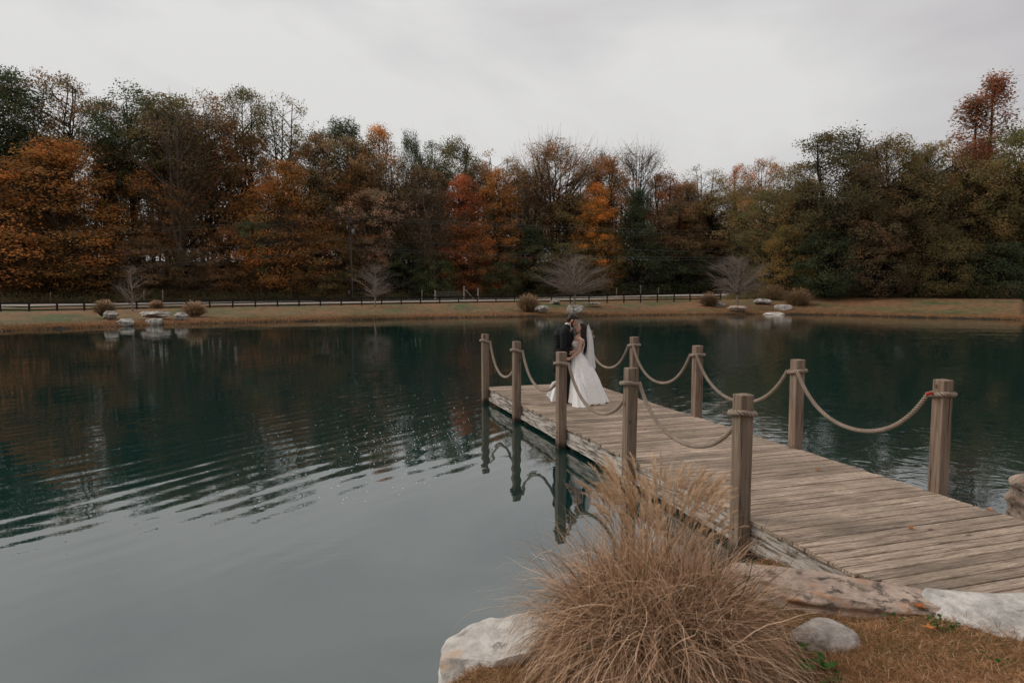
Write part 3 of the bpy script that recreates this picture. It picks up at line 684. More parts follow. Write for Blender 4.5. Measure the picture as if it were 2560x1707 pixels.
# clover weeds and fallen leaves
weed_m = m_blade('green_weed', [(0, (.020, .060, .014)), (1, (.075, .155, .035))])
def weed(u, v, n, rad, size, seed, label):
    g = np.random.default_rng(seed); p = at_z(u, v, .05); z = gz(p[0], p[1]); p = at_z(u, v, z); root_z = gz(p[0], p[1])
    m = MB()
    for i in range(n):
        a = g.uniform(0, 6.28); rr = rad * math.sqrt(g.uniform()); c = np.array([math.cos(a) * rr, math.sin(a) * rr, g.uniform(.02, .06)])
        d = np.array([math.cos(a), math.sin(a), g.uniform(-.1, .5)]); d /= np.linalg.norm(d); s = np.cross(d, [0, 0, 1]); s /= np.linalg.norm(s); L_ = size * g.uniform(.6, 1.3); w_ = L_ * .34
        up = np.array([0, 0, .006])
        V = [c, c + d * L_ * .3 + s * w_ + up, c + d * L_ * .75 + s * w_ * .8, c + d * L_, c + d * L_ * .75 - s * w_ * .8, c + d * L_ * .3 - s * w_ + up]
        m.add(V, [[0, 1, 2, 3], [0, 3, 4, 5]], None, g.uniform())
        m.tube([(c[0] * .5, c[1] * .5, -.01), c], .0012, 3)
    o = m.build('weed', weed_m, None, label=label, cat='weed', group='green weeds in the near grass'); o.location = (p[0], p[1], root_z)
weed(2008, 1640, 14, .10, .05, 1, 'green leafy weed in the grass just right of the big grass clump')
weed(2060, 1690, 16, .10, .07, 2, 'broad leaved green weed at the very bottom of the picture')
weed(2352, 1572, 26, .09, .035, 3, 'patch of small green clover below the white slab')
weed(2236, 1562, 5, .05, .035, 4, 'tiny green sprout between the small grey stone and the white slab')
weed(2490, 1660, 6, .06, .04, 5, 'lone green sprig in the grass at the lower right corner')
leaf_or = m_blade('fallen_leaf', [(0, (.42, .11, .035)), (1, (.55, .22, .07))])
def fallen(u, v, z, s, seed, label):
    g = np.random.default_rng(seed); p = at_z(u, v, z); 
    if z > 0.03: p = at_z(u, v, gz(p[0], p[1]) + .05)
    pts = []; k = 15
    for i in range(k):
        a = 2 * math.pi * i / k; r_ = s * (1.0 if i % 3 == 0 else .5) * g.uniform(.8, 1.1); pts.append((math.cos(a) * r_, math.sin(a) * r_, abs(math.sin(a)) * s * .35 + (.3 * s if i % 3 == 0 else 0)))
    m = MB(); m.add([(0, 0, 0)] + pts, None, [[0, 1 + i, 1 + (i + 1) % k] for i in range(k)], g.uniform())
    o = m.build('leaf', leaf_or, None, label=label, cat='leaf', group='fallen leaves'); o.location = (p[0], p[1], p[2] + .004); o.rotation_euler = (0, 0, g.uniform(0, 6))
fallen(2046, 1176, .006, .05, 1, 'curled red fallen leaf on the planks in the middle of the dock')
fallen(2278, 1322, .006, .04, 2, 'orange fallen leaf in a plank gap at the near end of the dock')
fallen(2474, 1275, .006, .045, 3, 'rust coloured leaf on the right edge of the dock')
fallen(2300, 1519, .04, .05, 4, 'orange fallen leaf lying in brown grass left of the white slab')
fallen(2321, 1572, .04, .045, 5, 'red orange fallen leaf beside the green clover patch')
fallen(1614, 1073, .006, .035, 6, 'small tan leaf on the planks beside the fourth left post')
# foam specks drifting by the far end of the dock
g = np.random.default_rng(4); m = MB()
for i in range(420):
    u = g.normal(1020, 130); v = g.normal(1100, 62) - (u - 1020) * .18
    if u > 1215 or v < 930: continue
    p = at_z(u, v, WATER_Z); s = g.uniform(.004, .011)
    m.add([(p[0] - s, p[1], WATER_Z), (p[0], p[1] - s, WATER_Z), (p[0] + s, p[1], WATER_Z), (p[0], p[1] + s, WATER_Z), (p[0], p[1], WATER_Z + s * .7)], None, [[0, 1, 4], [1, 2, 4], [2, 3, 4], [3, 0, 4]])
m.build('foam_specks', M['shirt'], None, True, kind='stuff', label='tiny white foam specks floating on the dark water left of the dock', cat='foam')

# ------------------------------------------------------------------ trees
def unit(v): return v / (np.linalg.norm(v) + 1e-9)
def grow(g, p, d, Ln, r, lev, Pm, out, tips):
    n = Pm['seg'][lev]; pts = [p]; rad = [r]; rt = r * Pm['taper'][lev]
    for i in range(n):
        d = unit(d + g.normal(0, Pm['wob'][lev], 3) + np.array([0, 0, Pm['trop'][lev]])); p = p + d * Ln / n; pts.append(p); rad.append(r + (rt - r) * (i + 1) / n)
    out.append((pts, rad, lev))
    if lev >= Pm['lv']:
        for t in Pm['tips']: 
            q = t * n; i = min(int(q), n - 1); tips.append(pts[i] + (pts[i + 1] - pts[i]) * (q - i))
        return
    nc = Pm['nc'][lev]; t0 = Pm['t0'][lev]; a0 = g.uniform(0, 6.28)
    for c in range(nc):
        t = t0 + (1 - t0) * (c + g.uniform(.1, .9)) / nc; q = t * n; i = min(int(q), n - 1)
        b_ = pts[i] + (pts[i + 1] - pts[i]) * (q - i); ax = unit(pts[i + 1] - pts[i])
        a = a0 + c * 2.4 + g.normal(0, .3); ref = unit(np.cross(ax, [.3, .9, .1])); r2 = np.cross(ax, ref)
        ang = R(Pm['ang'][lev] + g.normal(0, 8)); rel = (t - t0) / (1 - t0 + 1e-6)
        if lev == 0: ang *= 1.15 - .55 * rel
        nd = ax * math.cos(ang) + (ref * math.cos(a) + r2 * math.sin(a)) * math.sin(ang)
        ll = Ln * Pm['lr'][lev] * g.uniform(.75, 1.2) * (Pm['shape'](rel) if lev == 0 else 1.05 - .4 * rel)
        grow(g, b_, nd, ll, max(.011, (rad[i]) * Pm['rr'][lev]), lev + 1, Pm, out, tips)
def make_tree(seed, Pm):
    g = np.random.default_rng(seed); out = []; tips = []
    for k in range(Pm.get('stems', 1)):
        d = unit(np.array([g.normal(0, Pm.get('lean', .04)), g.normal(0, Pm.get('lean', .04)), 1]))
        grow(g, np.array([g.normal(0, .2) * (k > 0), g.normal(0, .2) * (k > 0), -.3]), d, Pm['H'] * Pm['tf'], Pm['r'], 0, Pm, out, tips)
    mb = MB()
    for pts, rad, lev in out:
        if lev > Pm.get('draw', 9): continue
        mb.tube(pts, rad, 6 if lev == 0 else (4 if lev == 1 else 3))
    bark = mb.mesh('trunk', True, M['bark'])
    crown = None
    if Pm['nl']:
        tips = np.array(tips); nt_ = len(tips); per = max(1, Pm['nl'] // nt_)
        tt = g.uniform(0, 1, nt_) * .75 + .25 * g.uniform(0, 1); keep = g.uniform(0, 1, nt_) < Pm.get('keep', 1)
        C = np.repeat(tips[keep], per, 0); tn = np.repeat(tt[keep], per); n = len(C)
        sg = Pm['sig']; C = C + g.normal(0, 1, (n, 3)) * np.array([sg, sg, sg * Pm.get('fl', .55)])
        a = g.normal(0, 1, (n, 3)); a[:, 2] *= Pm.get('hz', .6); a /= np.linalg.norm(a, axis=1, keepdims=True)
        b_ = np.cross(a, g.normal(0, 1, (n, 3))); b_ /= np.linalg.norm(b_, axis=1, keepdims=True)
        s = (Pm['ls'] * g.uniform(.6, 1.35, n))[:, None]
        V = np.stack([C - a * s, C + b_ * s * .55 + a * s * .1, C + a * s, C - b_ * s * .55 + a * s * .1], 1).reshape(-1, 3)
        tn = np.clip(tn + g.normal(0, .13, n), 0, 1)
        mb = MB(); mb.add(V, np.arange(n * 4).reshape(-1, 4), None, np.repeat(tn, 4)); crown = mb.mesh('crown', False, M['leaf'])
        zz = C[:, 2]; top = np.percentile(zz, 99.3); wid = np.percentile(np.hypot(C[:, 0], C[:, 1]), 95) * 2
    else:
        allp = np.concatenate([np.array(p) for p, r_, l in out]); top = allp[:, 2].max(); wid = np.percentile(np.hypot(allp[:, 0], allp[:, 1]), 97) * 2
    return bark, crown, float(top), float(wid)
def make_ctree(seed, H=16, Wd=9.5, cb=.12, prof='dome', ncl=170, per=62, sig=(.62, .62, .26), ls=.15, hz=.5, rough=.30, trunk=.26, forks=1, skip=0.0, limb=.055, inner=.22, twigs=2, tw=.014, ws=1.0, minb=.08):
    g = np.random.default_rng(seed); off = Vector((seed * 1.7, seed * .9, 0)); mb = MB(); lf = MB()
    fk = []
    for k in range(forks):                                  # trunk and its main forks
        a = g.uniform(0, 6.28); lean = np.array([math.cos(a), math.sin(a), 0]) * (Wd * .16 if forks > 1 else .25 * ws)
        b0 = H * (.12 if forks > 1 else .1); zz = np.linspace(-.3, H * .93, 12); wob = np.cumsum(g.normal(0, .10 * ws, (12, 2)), 0)
        pts = np.array([[lean[0] * max(0, (z - b0) / H) * 1.6 + wob[i, 0] * (i > 1), lean[1] * max(0, (z - b0) / H) * 1.6 + wob[i, 1] * (i > 1), z] for i, z in enumerate(zz)])
        rad = trunk * (1 - .9 * (np.clip(zz, 0, H) / H) ** .8) * (1 if k == 0 else .75) + .012; mb.tube(pts, rad, 7); fk.append((pts, rad))
    Cs = []
    for i in range(ncl):
        x = g.uniform(0, 1); az = g.uniform(0, 6.28)
        if prof == 'dome': rr = (math.sin(math.pi * min(.999, .10 + .86 * x)) ** .62) * (1.0 if x < .45 else 1 - .35 * (x - .45))
        elif prof == 'wide': rr = (1 - x) ** .50 * (.55 + .45 * min(1, x * 4))
        elif prof == 'cone': rr = (1 - x) ** .85 + .04
        elif prof == 'vase': rr = (.35 + .65 * min(1, x * 1.6)) * (1 if x < .72 else math.sqrt(max(.02, 1 - ((x - .72) / .28) ** 2)))
        n1 = noise.noise(Vector((math.cos(az) * 1.5, math.sin(az) * 1.5, x * 3.2)) + off); n2 = noise.noise(Vector((math.cos(az) * 3.5, math.sin(az) * 3.5, x * 8)) + off)
        if n1 + .5 * n2 < -.42 + skip: continue
        rr *= 1 + rough * (n1 * 1.4 + n2)
        rad = rr * Wd / 2 * math.sqrt(g.uniform(inner, 1)); z = H * (cb + (1 - cb) * (x * .97)) + g.normal(0, .15)
        pts, trd = fk[g.integers(len(fk))]; 
        c = np.array([math.cos(az) * rad, math.sin(az) * rad, z]); Cs.append(c)
        d = max(.3, rad); zb = max(H * minb, z - d * g.uniform(.45, 1.05)); tx = np.array([np.interp(zb, pts[:, 2], pts[:, k]) for k in range(3)]); r0 = np.interp(zb, pts[:, 2], trd)
        mid = tx * .5 + c * .5 + np.array([0, 0, d * .10]) + g.normal(0, (.12 if per else .26) * d ** .5, 3)
        tt = np.linspace(0, 1, 6)[:, None]; cv = (1 - tt) ** 2 * tx + 2 * tt * (1 - tt) * mid + tt ** 2 * c
        mb.tube(cv, np.linspace(min(limb, r0 * .6) * (.5 + d / Wd), .010, 6), 3)
        for k in range(twigs):
            e_ = c + g.normal(0, 1, 3) * np.array(sig) * 1.3 + (np.array([0, 0, .5]) + unit(c - tx) * .4) * (twigs > 3) * (per > 0); mb.tube([cv[2 + k % 3], (cv[4] + e_) / 2 + g.normal(0, .06, 3), e_], [tw, tw * .7, tw * .4], 3)
        if not per: continue
        n = max(2, int(per * g.uniform(.55, 1.45))); sz = g.uniform(.7, 1.3)
        Q = c + np.clip(g.normal(0, 1, (n, 3)), -1.5, 1.5) * np.array(sig) * sz; a = g.normal(0, 1, (n, 3)); a[:, 2] *= hz; a /= np.linalg.norm(a, axis=1, keepdims=True)
        b_ = np.cross(a, g.normal(0, 1, (n, 3))); b_ /= np.linalg.norm(b_, axis=1, keepdims=True); s_ = (ls * g.uniform(.55, 1.35, n))[:, None]
        V = np.stack([Q - a * s_, Q + b_ * s_ * .6 + a * s_ * .1, Q + a * s_, Q - b_ * s_ * .6 + a * s_ * .1], 1).reshape(-1, 3)
        tn = np.clip(np.clip(g.normal(.48, .22), .05, .95) + g.normal(0, .13, n), 0, 1)
        lf.add(V, np.arange(n * 4).reshape(-1, 4), None, np.repeat(tn, 4))
    Cs = np.array(Cs); return mb.mesh('trunk', True, M['bark']), lf.mesh('crown', False, M['leaf']) if per else None, float(H + sig[2]), float(np.percentile(np.hypot(Cs[:, 0], Cs[:, 1]), 90) * 2 + sig[0])
dome = lambda x: .45 + .75 * math.sin(math.pi * min(1, .12 + .85 * x)) ** .8 * (1 if x < .6 else 1 - (x - .6) * .9)
cone = lambda x: 1.1 - .95 * x
vase = lambda x: .65 + .45 * x
base = dict(H=16, lv=3, seg=(8, 5, 4, 3), taper=(.25, .3, .4, .5), wob=(.05, .13, .18, .2), trop=(.02, .06, .03, 0), nc=(13, 6, 4), t0=(.28, .25, .2),
            ang=(62, 45, 42), lr=(.42, .50, .5), rr=(.42, .5, .55), shape=dome, tips=(.35, .7, 1.0), tf=.92, r=.24, nl=9000, sig=.34, ls=.13, fl=.5, hz=.6)
def V_(**k): d = dict(base); d.update(k); return d
PROTO = {
 'maple': [make_ctree(100 + i, Wd=10, cb=.06, prof='wide', ncl=300, per=88, sig=(.62, .62, .27), hz=.5, ls=.088) for i in range(4)],
 'oak': [make_ctree(120 + i, Wd=9, cb=.25, prof='dome', ncl=250, per=80, sig=(.50, .50, .34), rough=.34, forks=2, ls=.095) for i in range(4)],
 'tall': [make_ctree(140 + i, H=24, Wd=9.5, cb=.48, prof='dome', ncl=260, per=84, sig=(.62, .62, .42), ls=.125, trunk=.30, forks=2, rough=.36, limb=.08) for i in range(3)],
 'airy': [make_ctree(160 + i, H=18, Wd=8.5, cb=.30, prof='vase', ncl=230, per=66, sig=(.46, .46, .30), ls=.095, skip=.12, rough=.42, forks=3, limb=.075, inner=.12) for i in range(3)],
 'low': [make_ctree(170 + i, H=9, Wd=8, cb=.02, prof='dome', ncl=230, per=88, sig=(.50, .50, .22), ls=.075, hz=.5, forks=3, trunk=.13, inner=.3) for i in range(3)],
 'bare': [make_ctree(180 + i, H=16, Wd=9, cb=.28, prof='vase', ncl=210, per=44, sig=(.55, .55, .55), ls=.075, rough=.3, forks=4, twigs=6, tw=.017, limb=.07, inner=.1) for i in range(2)],
 'upright': [make_ctree(190, H=16, Wd=10, cb=.3, prof='vase', ncl=240, per=95, sig=(.38, .38, .75), ls=.08, rough=.35, forks=5, twigs=8, tw=.016, limb=.06, inner=.1)],
 'cedar': [make_ctree(200, H=14, Wd=8, cb=.03, prof='cone', ncl=260, per=90, sig=(.45, .45, .30), ls=.08, rough=.2)],
 'spire': [make_ctree(205, H=20, Wd=5, cb=.25, prof='cone', ncl=210, per=52, sig=(.40, .40, .36), ls=.09, skip=.12, rough=.45, limb=.04, ws=.15)],
 'bush': [make_ctree(210 + i, H=8, Wd=8, cb=.0, prof='dome', ncl=210, per=90, sig=(.50, .50, .30), ls=.075, forks=3, trunk=.10, inner=.35) for i in range(3)],
}
def yfence(u): return float(np.interp(u, [k[0] for k in FAR], [k[4] for k in FAR]))
def tree(u, vtop, wpx, Y, kind, color, label, cat='tree', name='tree', trunk=(.045, .036, .028), rz=None, vbase=None, seed=None):
    g = random.Random(int(u * 7 + vtop * 13 + Y)); pr = PROTO[kind]; bark, crown, top, wid = pr[g.randrange(len(pr))]
    yf = yfence(u); Y = max(Y, yf + 17 + (Y - 80) * .45) if u < 1900 else Y
    az = R(az_of_u(u)); x, y = math.tan(az) * Y, Y; z0 = gz(x, y)
    h = at_y(u, vtop, Y)[2] - z0; W = wpx * Y / F
    sx = W * 1.08 / wid; sz = h / top
    root = empty(name, (x, y, z0 - .05), g.uniform(0, 6.28), label=label, cat=cat, group='autumn trees behind the pond')
    t = link('trunk', bark, None, root); t.color = (*trunk, 1); 
    if crown:
        c = link('crown', crown, None, root); c.color = (*color, 1)
    root.scale = (sx, sx, sz)
    return root
ORG, BOR, GLD, RED = (.215, .092, .028), (.140, .068, .029), (.23, .108, .027), (.23, .066, .027)
BRN, DBR, PNK, TAN = (.125, .078, .045), (.085, .056, .034), (.23, .150, .115), (.14, .095, .056)
DGR, OLV, GRN, OLB = (.030, .044, .024), (.080, .067, .030), (.070, .088, .038), (.112, .077, .033)
PALE = (.15, .115, .085); DK = (.022, .018, .014)
TREES = [
 (25, 158, 215, 104, 'tall', DGR, 'tall dark green tree at the left edge of the skyline', DK),
 (-60, 230, 240, 98, 'oak', DGR, 'dark green tree cut off by the left edge of the picture', DK),
 (165, 168, 190, 108, 'airy', BRN, 'airy thin leaved brown tree with forked limbs right of the tall dark green one', DK),
 (95, 320, 190, 112, 'oak', OLV, 'olive tree filling in below the tall dark green tree at left', DK),
 (150, 330, 330, 92, 'maple', ORG, 'huge spreading orange maple at the left end of the wood', DBR),
 (20, 420, 230, 93, 'maple', BOR, 'rusty orange maple low at the left edge, beside the huge orange maple', DBR),
 (350, 208, 200, 105, 'tall', DGR, 'tall tree with a flat dark green top left of the pale leaning trunk', DK),
 (285, 240, 130, 110, 'airy', BRN, 'thin brown tree in the dip right of the airy forked tree', DK),
 (300, 350, 150, 103, 'maple', BOR, 'orange brown tree rising right of the huge orange maple', DBR),
 (440, 228, 200, 106, 'tall', OLV, 'olive and brown tall tree behind the pale leaning trunk', DK),
 (455, 250, 190, 96, 'bare', BRN, 'nearly bare pale trunked tree leaning left of centre in the left wood', PALE),
 (540, 228, 150, 107, 'tall', BRN, 'tall brown tree between the pale leaning trunk and the airy pair', DK),
 (420, 400, 150, 98, 'airy', ORG, 'bright orange sprays of a young maple in front of the pale leaning trunk', DBR),
 (560, 330, 150, 103, 'oak', BOR, 'rust brown round tree below the tall brown crown', DK),
 (625, 208, 120, 110, 'airy', OLV, 'left one of a pair of airy olive trees high on the skyline', DK),
 (715, 218, 140, 111, 'airy', OLV, 'right one of a pair of airy olive trees, its crown open to the sky', DK),
 (640, 320, 150, 105, 'maple', BOR, 'rusty tree standing under the pair of airy olive crowns', DK),
 (715, 392, 205, 95, 'maple', ORG, 'domed orange maple in the middle of the left wood', DBR),
 (795, 320, 120, 109, 'oak', BOR, 'red brown tree top in the dip right of the airy olive pair', DK),
 (765, 400, 150, 102, 'oak', OLB, 'dull olive brown tree right above the domed orange maple', DK),
 (865, 290, 130, 116, 'tall', DGR, 'dark green twin topped tree showing above the pinkish brown canopy', DK),
 (858, 330, 170, 104, 'airy', TAN, 'pinkish brown thin crown below the dark green twin top', DBR),
 (950, 303, 115, 112, 'oak', GLD, 'golden orange crown highest in the centre left skyline', DBR),
 (1032, 318, 75, 118, 'oak', DGR, 'small round dark green tree top right of the golden crown', DK),
 (985, 390, 180, 100, 'bare', BRN, 'brown twiggy tree with fine upright branches below the golden crown', DBR),
 (900, 400, 150, 99, 'maple', BOR, 'brown orange tree left behind the fine twiggy one', DBR),
 (943, 468, 140, 92, 'airy', PNK, 'pale pinkish tree right behind the utility pole', PALE),
 (1085, 455, 155, 93, 'bare', BRN, 'grey leafless tree with a straight trunk right of the pale pinkish tree', PALE),
 (1088, 348, 90, 114, 'tall', DGR, 'slim dark green tree left of the olive dome on the skyline', DK),
 (1142, 332, 125, 112, 'oak', OLV, 'olive domed tree on the skyline near the middle', DK),
 (1160, 428, 130, 97, 'maple', RED, 'red orange maple left of the middle of the wood', DBR),
 (1245, 410, 125, 96, 'maple', ORG, 'tall orange maple immediately right of the red orange one', DBR),
 (1245, 368, 140, 108, 'airy', TAN, 'tan airy crown above the tall orange maple', DBR),
 (1200, 392, 110, 104, 'oak', BRN, 'brown crown squeezed between the olive dome and the tan airy one', DBR),
 (1390, 344, 180, 105, 'upright', (.165, .085, .045), 'broad brown tree of fine upright twigs, topmost in the middle of the skyline', DBR),
 (1330, 400, 130, 102, 'bare', BOR, 'grey brown twiggy tree just left in front of the broad upright one', PALE),
 (1440, 480, 150, 99, 'oak', OLB, 'olive brown tree below the broad upright twigs', DK),
 (1515, 384, 130, 106, 'oak', (.19, .085, .028), 'orange brown round tree left of the leafless round crown', DBR),
 (1510, 362, 90, 110, 'bare', BOR, 'wispy bare tip rising behind the orange brown round tree', DBR),
 (1588, 357, 120, 109, 'bare', OLB, 'leafless round crowned tree standing clear against the sky', DK),
 (1490, 448, 115, 94, 'maple', (.29, .115, .024), 'brightest orange narrow maple right of the middle', DBR),
 (1592, 462, 140, 91, 'cedar', DGR, 'dark green conical cedar right of the brightest orange maple', DK),
 (1655, 424, 120, 104, 'oak', (.17, .06, .022), 'deep rust orange tree behind the dark green cedar', DK),
 (1720, 440, 90, 106, 'oak', BOR, 'small brown orange crown right of the deep rust tree', DK),
 (1757, 405, 120, 112, 'airy', OLB, 'open olive tan tree top against the sky, right of the deep rust tree', DK),
 (1840, 403, 66, 113, 'airy', RED, 'small reddish airy tree top in the low part of the skyline', DBR),
 (1902, 388, 110, 111, 'airy', (.19, .095, .045), 'reddish tan open crown at the lowest dip of the skyline', DBR),
 (1690, 500, 150, 96, 'oak', BRN, 'brown hazy tree right of the cedar', DK),
 (1795, 470, 190, 97, 'oak', OLB, 'wide olive brown tree behind the right leafless ornamental tree', DK),
 (1925, 458, 180, 95, 'oak', OLV, 'greenish olive tree at the left foot of the dark right hand wood', DK),
 (1855, 455, 120, 103, 'oak', BRN, 'brown crown between the wide olive brown and greenish olive trees', DK),
 (2075, 316, 240, 86, 'oak', (.050, .042, .022), 'dark twisted tree whose ragged top starts the right hand wood', DK),
 (2000, 440, 150, 89, 'oak', OLB, 'olive tree leaning out at the left side of the dark twisted tree', DK),
 (2215, 330, 190, 85, 'oak', (.095, .066, .028), 'olive brown round tree right of the dark twisted one', DK),
 (2325, 345, 150, 87, 'airy', (.12, .08, .032), 'ochre tree between the olive brown round tree and the red spire', DK),
 (2418, 335, 160, 88, 'oak', (.13, .035, .022), 'dark red leafy crown at the foot of the red spire', DK),
 (2462, 176, 150, 91, 'spire', (.15, .065, .040), 'tall thin red spire tree, highest at the right of the picture', DBR),
 (2408, 232, 165, 91, 'spire', (.14, .065, .040), 'shorter red spire tree just left of the tall one', DBR),
 (2545, 292, 215, 85, 'oak', (.080, .074, .028), 'olive green tree at the right edge of the picture', DK),
 (2640, 300, 200, 86, 'oak', OLV, 'olive tree cut off by the right edge of the picture', DK),
 (2150, 398, 180, 83, 'oak', DBR, 'dark brown low tree in front of the right hand wood', DK),
 (2290, 408, 170, 83, 'oak', (.065, .048, .025), 'dim olive brown tree under the ochre crown', DK),
 (2440, 392, 180, 83, 'oak', OLB, 'olive brown tree under the red spires', DK),
 (2565, 385, 170, 82, 'oak', OLV, 'low olive tree at the far right by the lawn', DK),
 (2145, 352, 140, 89, 'oak', DBR, 'dull brown crown between the dark twisted tree and the olive brown round tree', DK),
 (2280, 352, 130, 90, 'oak', OLV, 'olive crown between the round olive brown and ochre trees', DK),
 (1985, 400, 110, 92, 'airy', OLB, 'thin olive top leaning at the left shoulder of the dark twisted tree', DK),
 (1060, 405, 150, 106, 'oak', BRN, 'brown crown filling the skyline dip left of the olive dome', DK),
 (1310, 440, 140, 104, 'oak', TAN, 'dull tan crown below the left edge of the broad upright brown tree', DK),
 (470, 340, 190, 106, 'oak', BOR, 'reddish brown crown behind the upper half of the pale leaning trunk', DK),
 (930, 372, 150, 107, 'oak', BRN, 'dull brown crown directly under the golden orange top', DK),
 (1700, 452, 110, 103, 'oak', BRN, 'brown crown below the open olive tan top', DK),
 # lower storey
 (60, 560, 210, 91, 'low', BOR, 'low rusty bush like maple at the far left behind the fence', DBR),
 (215, 560, 200, 92, 'low', (.10, .062, .024), 'low olive orange maple behind the leftmost grass clump', DBR),
 (365, 590, 170, 91, 'low', BRN, 'brown spreading small tree behind the leftmost leafless ornamental tree', DBR),
 (490, 620, 130, 92, 'low', DBR, 'low dark brown tree behind the wide tan grass clump', DBR),
 (580, 560, 120, 93, 'low', BOR, 'rusty narrow tree left of the pale green sapling', DBR),
 (655, 530, 85, 91, 'airy', (.10, .125, .070), 'pale green sapling in the left wood', PALE),
 (730, 505, 120, 91, 'bare', BOR, 'pale trunked leafless tree right of the pale green sapling', PALE),
 (820, 575, 150, 92, 'low', OLB, 'olive brown bushy tree left of the utility pole', DBR),
 (900, 600, 110, 95, 'low', DBR, 'dark brown tree low behind the second leafless ornamental tree', DK),
 (1010, 610, 110, 93, 'low', DGR, 'dark green low tree right of the second leafless ornamental tree', DK),
 (1090, 630, 110, 92, 'bush', GRN, 'yellow green shrub tree behind the field gate', DK),
 (1180, 560, 120, 94, 'low', BOR, 'low orange brown tree behind the gate posts', DBR),
 (1252, 652, 88, 89, 'bush', (.060, .068, .036), 'small rounded grey green tree behind the middle of the fence', DK),
 (1330, 560, 130, 95, 'low', DGR, 'dark green tree behind the round pinkish grass clump', DK),
 (1430, 600, 190, 92, 'low', OLV, 'olive green tree directly behind the widest leafless tree', DK),
 (1500, 560, 130, 95, 'low', (.12, .075, .028), 'ochre brown tree under the brightest orange maple', DK),
 (1690, 620, 160, 90, 'bush', DGR, 'dark green thicket tree right of the cedar foot', DK),
 (1790, 600, 160, 93, 'low', DBR, 'dark brown low tree behind the right leafless ornamental tree', DK),
 (1880, 590, 120, 90, 'low', (.11, .075, .026), 'yellow brown low tree right of the right leafless ornamental tree', DK),
 (1965, 560, 120, 86, 'low', (.12, .075, .024), 'yellowish low tree behind the broad reddish grass clump', DK),
 (2060, 570, 170, 84, 'bush', DGR, 'black green thicket at the lawn edge below the dark twisted tree', DK),
 (2190, 580, 170, 82, 'bush', DBR, 'dim brown thicket at the lawn edge below the olive brown round tree', DK),
 (2330, 560, 170, 81, 'bush', OLV, 'tangled olive thicket at the lawn edge left of the lower right trees', DK),
 (2480, 590, 180, 80, 'bush', DGR, 'dark green thicket at the lawn edge near the right side', DK),
]
for u, v, wp, Y, kind, c, lab, tr in TREES:
    tree(u, v, wp, Y, kind, c, lab, trunk=tr)

# the deeper wood that closes the view behind the trees, and the undergrowth at its foot
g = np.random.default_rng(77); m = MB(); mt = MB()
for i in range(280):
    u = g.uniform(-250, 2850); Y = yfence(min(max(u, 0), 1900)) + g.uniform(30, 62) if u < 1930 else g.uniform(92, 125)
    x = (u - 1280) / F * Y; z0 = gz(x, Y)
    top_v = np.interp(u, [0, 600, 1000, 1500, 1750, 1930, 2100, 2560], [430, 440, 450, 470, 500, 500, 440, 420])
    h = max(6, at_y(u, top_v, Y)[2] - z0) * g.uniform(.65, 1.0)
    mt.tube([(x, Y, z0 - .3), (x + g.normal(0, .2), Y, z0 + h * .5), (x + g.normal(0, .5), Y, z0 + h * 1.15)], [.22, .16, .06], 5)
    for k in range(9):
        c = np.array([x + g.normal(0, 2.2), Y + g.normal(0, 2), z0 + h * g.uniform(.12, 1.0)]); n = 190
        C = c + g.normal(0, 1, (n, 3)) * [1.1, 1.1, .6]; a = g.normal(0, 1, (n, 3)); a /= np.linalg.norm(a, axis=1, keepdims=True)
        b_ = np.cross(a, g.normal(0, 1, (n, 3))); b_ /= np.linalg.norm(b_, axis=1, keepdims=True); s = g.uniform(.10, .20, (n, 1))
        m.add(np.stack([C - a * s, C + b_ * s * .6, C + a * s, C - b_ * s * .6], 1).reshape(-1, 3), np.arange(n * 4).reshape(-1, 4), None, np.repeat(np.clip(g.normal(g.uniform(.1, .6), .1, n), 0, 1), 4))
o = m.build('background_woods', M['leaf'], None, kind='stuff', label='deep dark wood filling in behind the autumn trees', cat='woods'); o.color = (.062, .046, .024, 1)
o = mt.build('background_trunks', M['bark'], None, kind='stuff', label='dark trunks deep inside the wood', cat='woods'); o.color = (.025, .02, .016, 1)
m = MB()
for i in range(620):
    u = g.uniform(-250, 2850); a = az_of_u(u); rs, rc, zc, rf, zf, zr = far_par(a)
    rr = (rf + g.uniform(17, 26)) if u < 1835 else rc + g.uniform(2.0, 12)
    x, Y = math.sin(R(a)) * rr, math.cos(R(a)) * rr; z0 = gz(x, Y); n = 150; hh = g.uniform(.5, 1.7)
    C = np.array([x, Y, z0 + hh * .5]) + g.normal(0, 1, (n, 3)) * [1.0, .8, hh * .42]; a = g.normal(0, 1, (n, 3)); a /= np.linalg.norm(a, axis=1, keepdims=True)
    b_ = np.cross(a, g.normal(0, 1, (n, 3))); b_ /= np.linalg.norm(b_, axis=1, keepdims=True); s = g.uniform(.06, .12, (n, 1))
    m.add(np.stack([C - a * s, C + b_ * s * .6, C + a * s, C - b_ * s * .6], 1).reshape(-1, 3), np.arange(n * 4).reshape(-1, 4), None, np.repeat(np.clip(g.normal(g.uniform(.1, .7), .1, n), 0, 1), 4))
o = m.build('undergrowth', M['leaf'], None, kind='stuff', label='dark tangled undergrowth along the foot of the wood', cat='undergrowth'); o.color = (.055, .042, .020, 1)

